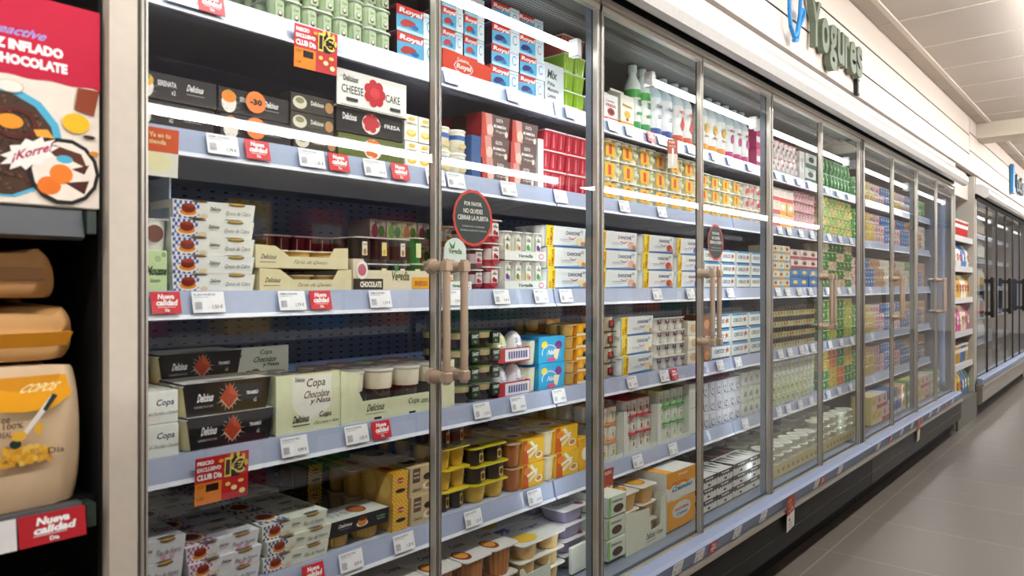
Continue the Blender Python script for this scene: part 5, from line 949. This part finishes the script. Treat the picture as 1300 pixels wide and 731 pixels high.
# ================================================================ dry-goods shelving at the near end
gx1 = .418
g = empty('shelving_unit', (-.6, 0, 0)); tag(g, 'black shelving unit with cereal and paper bags beside the yogurt refrigerator', 'shelving')
KB = M('#0d0d0e', .6)
MB().box(0, gx1 + .6, .5, .53, 0, 2.2, KB).build('back_panel', g)
MB().box(gx1 + .6 - .005, gx1 + .6, .02, .5, 0, 2.2, KB).build('side_panel', g)
MB().box(0, gx1 + .58, .03, .5, .0, .12, KB).build('base', g)
for z in (1.31, .883, .45):
    sh = MB().box(0, gx1 + .594, .03, .5, z - .03, z, KB).build('shelf', g)
    MB().prof_x([(.03, z + .0), (.012, z + .0), (.0, z - .04), (.012, z - .045), (.03, z - .03)], 0, gx1 + .57, M('#5d6064', .3, .3)).build('ticket_strip', sh)
    MB().box(gx1 + .572, gx1 + .584, -.004, .03, z - .035, z - .002, M('#2c3a34', .3)).build('end_cap', sh)
# cereal box (its mascot is left out)
w, h, d = .215, .292, .07
mb = MB(); mb.bevel_box(-w / 2, w / 2, 0, d, 0, h, M('#ece0d2', .45), .002)
RED = M('#c20a38', .4); BRN = M('#3a2018'); BLU = M('#4fb0d2'); rnd = random.Random(3)
edge = [(1, .60)] + [(1 - i / 24, .605 + .004 * math.sin(i * 1.1)) for i in range(1, 24)] + [(0, .61)]
art = [('p', [(0, 1), *reversed(edge), (1, 1)], RED), ('t', 'Cereactive', .25, .795, .66, .84, M('#8f9fe0'), .02, .1), ('t', 'ARROZ INFLADO', .19, .725, .775, .775, M('#ffffff'), .06), ('t', 'AL CHOCOLATE', .26, .655, .80, .705, M('#ffffff'), .06),
    ('e', .42, .29, .36, .265, BLU), ('e', .41, .28, .325, .245, M('#4a3022'))]
for i in range(260):
    a = rnd.uniform(0, 6.28); q = rnd.random() ** .5; cx = .41 + .30 * q * math.cos(a); cy = .28 + .225 * q * math.sin(a); t = rnd.uniform(0, 3.14); dx, dy = .018 * math.cos(t), .013 * math.sin(t)
    art.append(('p', [(cx - dx, cy - dy), (cx + dy * .4, cy - dx * .4), (cx + dx, cy + dy), (cx - dy * .4, cy + dx * .4)], M(rnd.choice(['#2c1a14', '#6a4a34', '#7a5a44', '#3a2620', '#563828']))))
art += [('a', .5, .38, .13, .075, .22, 0, 360, M('#5a1f16')), ('e', .47, .385, .075, .035, M('#f0992a')), ('p', [(.60, .36), (.68, .37), (.72, .33), (.62, .33)], M('#f0a83a')), ('e', .47, .55, .08, .03, M('#f2ebe2')), ('a', .47, .55, .08, .03, .08, 0, 360, M('#b0a89c')),
    ('p', [(.86, .60), (.995, .60), (.96, .47), (.84, .49)], M('#8a3a1c')), ('e', .85, .42, .085, .05, M('#efbc1e')),
    ('e', .78, .175, .215, .165, M('#1d1514')), ('e', .78, .175, .19, .145, M('#efe4d6')), ('p', [(.62, .25), (.72, .30), (.88, .27), (.92, .2), (.8, .24)], M('#5a2a1a')), ('e', .69, .10, .07, .045, M('#e8761e')), ('e', .76, .16, .07, .05, M('#ea7f26')), ('e', .78, .235, .05, .02, BLU),
    ('p', [(.78, .12), (.93, .14), (.9, .07)], M('#4a1a16')), ('p', [(.82, .19), (.93, .22), (.9, .17)], M('#4a1a16')), ('e', .93, .36, .04, .010, M('#3a1c18')), ('e', .96, .28, .03, .012, M('#d8882a'))]
star = []
for i in range(22):
    a = 2 * math.pi * i / 22; q = 1 if i % 2 == 0 else .72; star.append((.58 + .17 * q * math.cos(a), .245 + .075 * q * math.sin(a) + .35 * .17 * q * math.cos(a) * .8))
art += [('p', star, M('#f6f1ec'))]
mb.art((-w / 2, 0, 0), (w, 0, 0), (0, 0, h), art, 2)
mb.art((-w / 2 + w * .475, -.08 * 0, h * .185), (w * .22, 0, h * .07), (0, 0, h * .055), [('t', '¡Korre!', 0, 0, 1, 1, M('#b0325a'), .03, .1)], 10)
fl = MB().box(-w / 2 + .002, w / 2 - .002, d * .3, d * .7, h, h + .001, RED)
place(Kind([('box', mb, []), ('flap', fl, [])]), 'cereal_box', (gx1 - .007 - w / 2, .008, 1.312), 'tall red and white chocolate puffed rice cereal box on the black shelf', 'cereal box')
# paper bags: cushions with creased ends
def bag(w, d, h, m, pinch=.82, seed=1, art=(), band=None, lean=0.0):
    rnd = random.Random(seed); mb = MB(); q = 12; loops = []; bd = M(band, .45) if band else m
    ph = [rnd.uniform(0, 6.28) for _ in range(6)]
    for j in range(q + 1):
        t = j / q; k = 1 - (1 - pinch) * abs(2 * t - 1) ** 3; hx, hy = w / 2 * k, d / 2 * k
        z = h * t; base = rrect(0, d / 2, hx, hy, .035, z, 6); n = len(base); out = []
        for i, (x, y, zz) in enumerate(base):
            a = 2 * math.pi * i / n; wv = .0035 * math.sin(3 * a + ph[0] + 5 * t) + .003 * math.sin(7 * a + ph[1] - 4 * t)
            sag = .010 * math.sin(2 * a + ph[2]) * (1 if j > q * .6 else 0)
            out.append((x * (1 + wv * 3), y + wv - lean * t, zz + (sag + .004 * math.sin(5 * a + ph[3])) * (1 if 0 < j else 0)))
        loops.append(out)
    mb.loft(loops, m, True, False, True, (lambda i, j: bd if j >= q * .72 else m) if band else None)
    top = loops[-1]; n = len(top); c = (0, d / 2, h + .006); mb.add(top + [c], [(i, (i + 1) % n, n) for i in range(n)], bd, True)
    return mb
KR = M('#a8794a', .6); KR2 = M('#c49a66', .6); PB = M('#d8bd9a', .5)
xb = gx1 - .030
b3 = bag(.27, .3, .195, PB, .95, 5)
heap = [('e', max(.02, .02 + .56 * rnd.random() ** .9), .36 + .13 * (rnd.random() - .4), .032, .022, M(rnd.choice(['#e8b23c', '#d89a2a', '#f0c65a', '#e0a432']))) for _ in range(110)]
b3.art((.024, -.0065, .012), (.104, 0, 0), (0, .002, .178), [('p', [(0, .73), (.27, .71), (.62, .72), (.86, .82), (.78, .99), (.43, .95), (0, .97)], M('#eba31c')), ('p', [(0, .9), (.3, .86), (.7, .95), (.72, .99), (0, .99)], M('#d8911c')), ('t', 'COPOS', .2, .86, .62, .93, M('#f6e2a8'), .03, .3)] + heap + [('p', [(.16, .47), (.6, .83), (.66, .80), (.2, .45)], M('#e3ddd2')), ('p', [(.5, .72), (.62, .84), (.68, .82), (.54, .70)], M('#22352c')), ('e', .18, .47, .07, .035, M('#22352c')), ('e', .22, .53, .09, .04, M('#e8b23c')), ('e', .45, .57, .05, .05, M('#e2ac38')), ('t', 'DE', .03, .64, .12, .68, M('#5a4632'), .03), ('t', '100%', .04, .59, .27, .635, M('#5a4632'), .03), ('t', 'REAL', .0, .53, .14, .575, M('#5a4632'), .02), ('t', 'Dia', .56, .36, .76, .41, M('#5a4a3a'), .02)], 2)
FLOUR = Kind([('bag_body', b3, []), ('folded_top', MB().frustum((-.112, .105, .05, .22, .183), (-.105, .10, .08, .16, .2), KR2), [])])
place(FLOUR, 'cereal_bag', (xb - .125, .022, .884), 'beige paper bag of cornflakes with yellow top and spoon photo, lowest on the black shelf', 'paper bag')
b2 = bag(.27, .28, .075, M('#b98d58', .6), .93, 9)
place(Kind([('bag_body', b2, []), ('folded_top', MB().frustum((-.125, .12, .0, .08, .02), (-.128, .125, -.010, .02, .040), M('#dc9426', .5)), [])]), 'cereal_bag', (xb - .132, .035, 1.092), 'kraft and orange paper bag lying in the middle of the pile', 'paper bag')
b1 = bag(.24, .26, .058, KR, .93, 12)
place(Kind([('bag_body', b1, []), ('folded_top', MB().frustum((-.105, .1, -.004, .06, .026), (-.10, .098, .0, .05, .044), M('#8c6238', .6)), [])]), 'cereal_bag', (xb - .137, .045, 1.182), 'brown paper bag on top of the pile on the black shelf', 'paper bag')
# its tags
def lower_tag(w, h, col, art): mb = MB(); mb.box(-w / 2, w / 2, -.001, .0005, -h, 0, M(col, .35)); mb.art((-w / 2, -.0011, -h), (w, 0, 0), (0, 0, h), art); return mb
o = place(Kind([('offer_tag', lower_tag(.083, .042, '#b8202c', [('t', 'Nueva', .25, .62, .75, .88, M('#ffffff'), .05, .05), ('t', 'calidad', .2, .34, .82, .6, M('#ffffff'), .05, .05), ('r', .2, .29, .7, .31, M('#ffffff')), ('t', 'Dia', .44, .08, .58, .22, M('#ffffff'), .03)]), [])]), 'offer_tag', (.345, -.004, .882), 'large dark red new-quality tag on the black shelf under paper bags', 'offer tag'); o.rotation_euler.x = R(-10)
o = place(Kind([('price_ticket', lower_tag(.07, .042, '#e6e4e4', [('r', .1, .7, .6, .74, M('#7a7a7a'))]), [])]), 'price_ticket', (.266, -.004, .882), 'blank white ticket beside the dark red tag on the black shelf', 'price ticket'); o.rotation_euler.x = R(-10)
mb = MB(); mb.bevel_box(-.1, .1, 0, .06, 0, .325, M('#1c1614', .4), .002)
mb.art((-.1, 0, 0), (.2, 0, 0), (0, 0, .325), [('r', 0, .6, .98, .93, M('#f0c81e')), ('t', 'AHORRO', .3, .82, .93, .9, M('#c85a1e'), .05), ('r', .1, .95, .8, .985, M('#e8e4dc'))])
place(Kind([('box', mb, []), ('flap', MB().box(-.098, .098, .028, .032, .325, .326, M('#3a2c1a')), [])]), 'savings_box', (.268, .02, .451), 'dark box with yellow AHORRO band on the lowest black shelf', 'box')

# ================================================================ snack rack between the refrigerators
rx0, rx1 = 6.87, 7.83
r = empty('snack_rack', (rx0, 0, 0)); tag(r, 'grey open rack of tins and snack bags between two refrigerators', 'rack'); W = rx1 - rx0
MB().box(0, W, .55, .58, 0, 2.05, M('#a8a49e', .6)).build('back_panel', r)
for x in (0, W - .03): MB().box(x, x + .03, .0, .55, 0, 2.2, M('#b8b2aa', .5)).build('side_panel', r)
MB().box(.03, W - .03, .05, .55, 1.98, 2.2, M('#d0cac0', .5)).build('header_panel', r)
MB().box(.03, W - .03, -.02, .5, 0, .22, M('#6a6862', .5)).build('base', r)
RZ = [.223, .52, .80, 1.09, 1.36, 1.62]
for z in RZ[1:]:
    s_ = MB().box(.03, W - .03, .02, .55, z - .025, z - .002, M('#c9c6c2', .4)).build('shelf', r)
    MB().box(.03, W - .03, .012, .02, z - .045, z + .004, M('#dfe0e2', .3)).build('ticket_strip', s_)
def tin(c): return lambda w, h, d: jar(w, h, c, '#e8e4dc', '#c8c4bc')
def pouch(c, c2):
    def f(w, h, d):
        mb = MB(); mb.loft([[(x, y, 0) for x, y, _ in rrect(0, d / 2, w * .48, d * .45, .01, 0)], rrect(0, d / 2, w * .5, d * .5, .02, h * .3), rrect(0, d / 2, w * .48, d * .4, .02, h * .7), rrect(0, d / 2, w * .46, d * .04, .002, h)], M(c, .3), smooth=True)
        mb.art((-w * .32, -.002, h * .2), (w * .64, 0, 0), (0, d * .03, h * .45), [('e', .5, .5, .5, .4, M(c2)), ('t', 'Snack', .2, .4, .8, .6, M(c), .04)]); return Kind([('snack_bag', mb, [])])
    return f
rows_ = [(0, 'dog-food', [pouch('#3a7a3c', '#f0e6a0'), pouch('#e8c23a', '#a8302c'), pouch('#2f68a8', '#ffffff')], ['green', 'yellow', 'blue'], .24, .12), (1, '', [tin('#3a68a8'), tin('#c8a02a')], ['blue', 'golden'], .16, .1), (2, '', [pouch('#e8d8b8', '#a8683a'), pouch('#c8488a', '#ffffff')], ['cream', 'magenta'], .22, .12), (3, '', [pouch('#ece6d0', '#c8302c'), pouch('#d8a83a', '#7a2a1c')], ['white', 'ochre'], .2, .12), (4, '', [pouch('#2f78b8', '#f0f0f0'), pouch('#e8e4da', '#c83c34')], ['sky-blue', 'ivory'], .2, .12), (5, '', [tin('#c8202c'), tin('#b8302c')], ['red', 'crimson'], .15, .1)]
for li, _, fs, cs, h, d in rows_:
    n = 7; w = (W - .1) / n; ks = [f(w * .9, h, d) for f in fs]; isb = ks[0].parts[0][0] == 'snack_bag'; cnt = {}
    for c in range(n):
        q = (c // 2) % len(ks); cnt[q] = cnt.get(q, 0) + 1
        nm = 'snack_bag' if isb else 'food_tin'
        place(ks[q], nm, (rx0 + .05 + w * (c + .5), .035, RZ[li] + .0008), '%s %s, %s of its colour, %s level up, on the grey rack' % (cs[q], nm.replace('_', ' '), ORD[cnt[q] - 1], ORD[li]), nm.replace('_', ' '), 'goods on the grey rack', 0, True)

# ================================================================ wall sign
g = empty('aisle_sign', (3.35, -.012, 2.292)); tag(g, 'grey-green raised letters reading Yogures with blue bottle outline on the white bulkhead', 'sign')
xx = 0.0; GRN = M('#66705f', .5)
def letter3d(ch, x, width, zlo, zhi, name, parent, m, th=.028):
    vs, fs, asp = text_mesh(ch, .03, 4); mb = MB(); n = len(vs)
    F_ = [(x + width * a, -th, zlo + (zhi - zlo) * b) for a, b in vs]; B_ = [(x + width * a, 0, zlo + (zhi - zlo) * b) for a, b in vs]
    ec = {}
    for f in fs:
        for i in range(len(f)):
            e = (f[i], f[(i + 1) % len(f)]); ec[e] = 1
    side = [(a, n + a, n + b, b) for (a, b) in ec if (b, a) not in ec]
    mb.add(F_ + B_, [tuple(f) for f in fs] + side, m); return mb.build(name, parent)
H = .212; XH = .165; sp = .012
for ch, wd, lo, hi in (('Y', .125, 0, H), ('o', .105, 0, XH), ('g', .105, -.055, XH), ('u', .105, 0, XH), ('r', .07, 0, XH), ('e', .105, 0, XH), ('s', .095, 0, XH)):
    letter3d(ch, xx, wd, lo, hi, 'letter', g, GRN); xx += wd + sp
ic = [(-.205, .27), (-.245, .25), (-.262, .18), (-.262, .08), (-.245, .01), (-.205, -.025), (-.175, .0), (-.14, .08), (-.128, .16), (-.14, .24), (-.17, .275), (-.205, .27)]; mb = MB()
def stroke(pts, r):
    for a, b in zip(pts[:-1], pts[1:]): mb.tube((a[0], -.022, a[1]), (b[0], -.022, b[1]), r, M('#2f86c8', .4), 8)
stroke(ic, .009); stroke([(-.085, .125), (-.10, .085), (-.15, .03), (-.17, -.03), (-.21, -.04)], .010); stroke([(-.085, .125), (-.11, .12), (-.15, .06)], .007)
mb.tube((-.2, 0, .2), (-.2, -.03, .24), .006, GRN); mb.build('bottle_icon', g)
g2 = empty('aisle_sign', (10.1, -.012, 2.32)); tag(g2, 'far aisle sign with blue icon and dark letters above the black-handled refrigerator', 'sign')
xx = .35
for ch in 'Leche': letter3d(ch, xx, .12, 0, .2 if ch in 'Lh' else .16, 'letter', g2, M('#3f4a52', .5)); xx += .14
MB().box(0, .12, -.03, 0, -.05, .28, M('#2f86c8', .4)).box(.12, .2, -.03, 0, -.05, .02, M('#2f86c8', .4)).build('blue_icon', g2)
# small bracket that hangs from the canopy joint
place(Kind([('bracket', MB().box(-.02, .02, -.02, 0, 0, .085, M('#1e1e20', .5)).box(-.004, .012, -.024, -.02, .01, .07, M('#d8d4ce', .4)), [])]), 'wall_bracket', (4.13, -.001, 2.215), 'small black bracket on the bulkhead above the canopy joint', 'bracket')

# ================================================================ shelving across the aisle (seen mirrored in the glass)
r = empty('aisle_gondola', (-1.5, -2.75, 0)); tag(r, 'white shelving run across the aisle, mirrored in the glass doors', 'shelving'); W = 9.5
MB().box(0, W, -.02, .02, 0, 1.9, M('#d9d4cc', .6)).build('back_panel', r)
for z in (.15, .55, .95, 1.35, 1.75):
    s_ = MB().box(0, W, .02, .45, z - .03, z, M('#d5d2cc', .5)).build('shelf', r); MB().box(0, W, .45, .458, z - .045, z + .005, M('#e9e9ec', .3)).build('ticket_strip', s_)
rn = random.Random(11)
for li, z in enumerate((.15, .55, .95, 1.35)):
    for c in range(18):
        cc = rn.choice(['#b8342c', '#2f68a8', '#e8c23a', '#3a8a4c', '#e6e2d8', '#d87a2a', '#a83c6a']); nm = {'#b8342c': 'red', '#2f68a8': 'blue', '#e8c23a': 'yellow', '#3a8a4c': 'green', '#e6e2d8': 'white', '#d87a2a': 'orange', '#a83c6a': 'plum'}[cc]
        k = carton(.24, rn.uniform(.2, .33), .2, cc, [('r', .1, .3, .9, .7, M('#efeae0'))])
        o = place(k, 'grocery_carton', (-1.2 + c * .52 + rn.uniform(-.03, .03), -2.33, z + .001), '%s grocery carton, %s along, %s shelf up across the aisle' % (nm, ORD[c], ORD[li]), 'grocery carton', 'cartons across the aisle', math.pi, True)

# ================================================================ lamps
CE = EM('ceiling_tube', (1, .985, .955, 1), 22.0)
for ri, y in enumerate((-.84, -4.9, -8.3)):
    for i in range(9):
        x = -1.0 + i * 2.3
        e = empty('ceiling_light', (x, y, CEIL)); tag(e, 'white linear ceiling lamp, %s in the %s lamp row over the shop' % (ORD[i], ORD[ri]), 'ceiling light', 'linear ceiling lamps')
        MB().box(-1.145, 1.145, -.06, .06, -.03, 0, M('#e8e6e2', .4)).build('housing', e)
        MB().box(-1.14, 1.14, -.03, .03, -.10, -.03, CE).build('diffuser', e)
        area('ceiling_lamp_light', (x, y, CEIL - .105), 2.2, .06, LAMP_W * (.42, 1.6, 1.0)[ri])
w = bpy.data.worlds.new('World'); scene.world = w; w.use_nodes = True; w.node_tree.nodes['Background'].inputs[0].default_value = (1, .98, .95, 1); w.node_tree.nodes['Background'].inputs[1].default_value = .3
# ================================================================ camera
cam = bpy.data.cameras.new('camera'); co = bpy.data.objects.new('camera', cam); COL.objects.link(co); scene.camera = co
cam.sensor_width = 36; cam.lens = 36 * F / 1300; cam.shift_y = -(365.5 - CY) / 1300
co.location = (0, -CD, CH); co.rotation_euler = (R(90), 0, TH - R(90)); cam.clip_start = .02
cam.dof.use_dof = True; cam.dof.focus_distance = 2.6; cam.dof.aperture_fstop = 5.0
vs_ = scene.view_settings; vs_.view_transform = 'Standard'; vs_.look = 'None'; vs_.gamma = 1; vs_.use_curve_mapping = False; vs_.exposure = EXPO
scene.cycles.transparent_max_bounces = 24; scene.cycles.max_bounces = 8; scene.cycles.use_denoising = True
scene.cycles.sample_clamp_indirect = 6; scene.cycles.caustics_reflective = False; scene.cycles.caustics_refractive = False
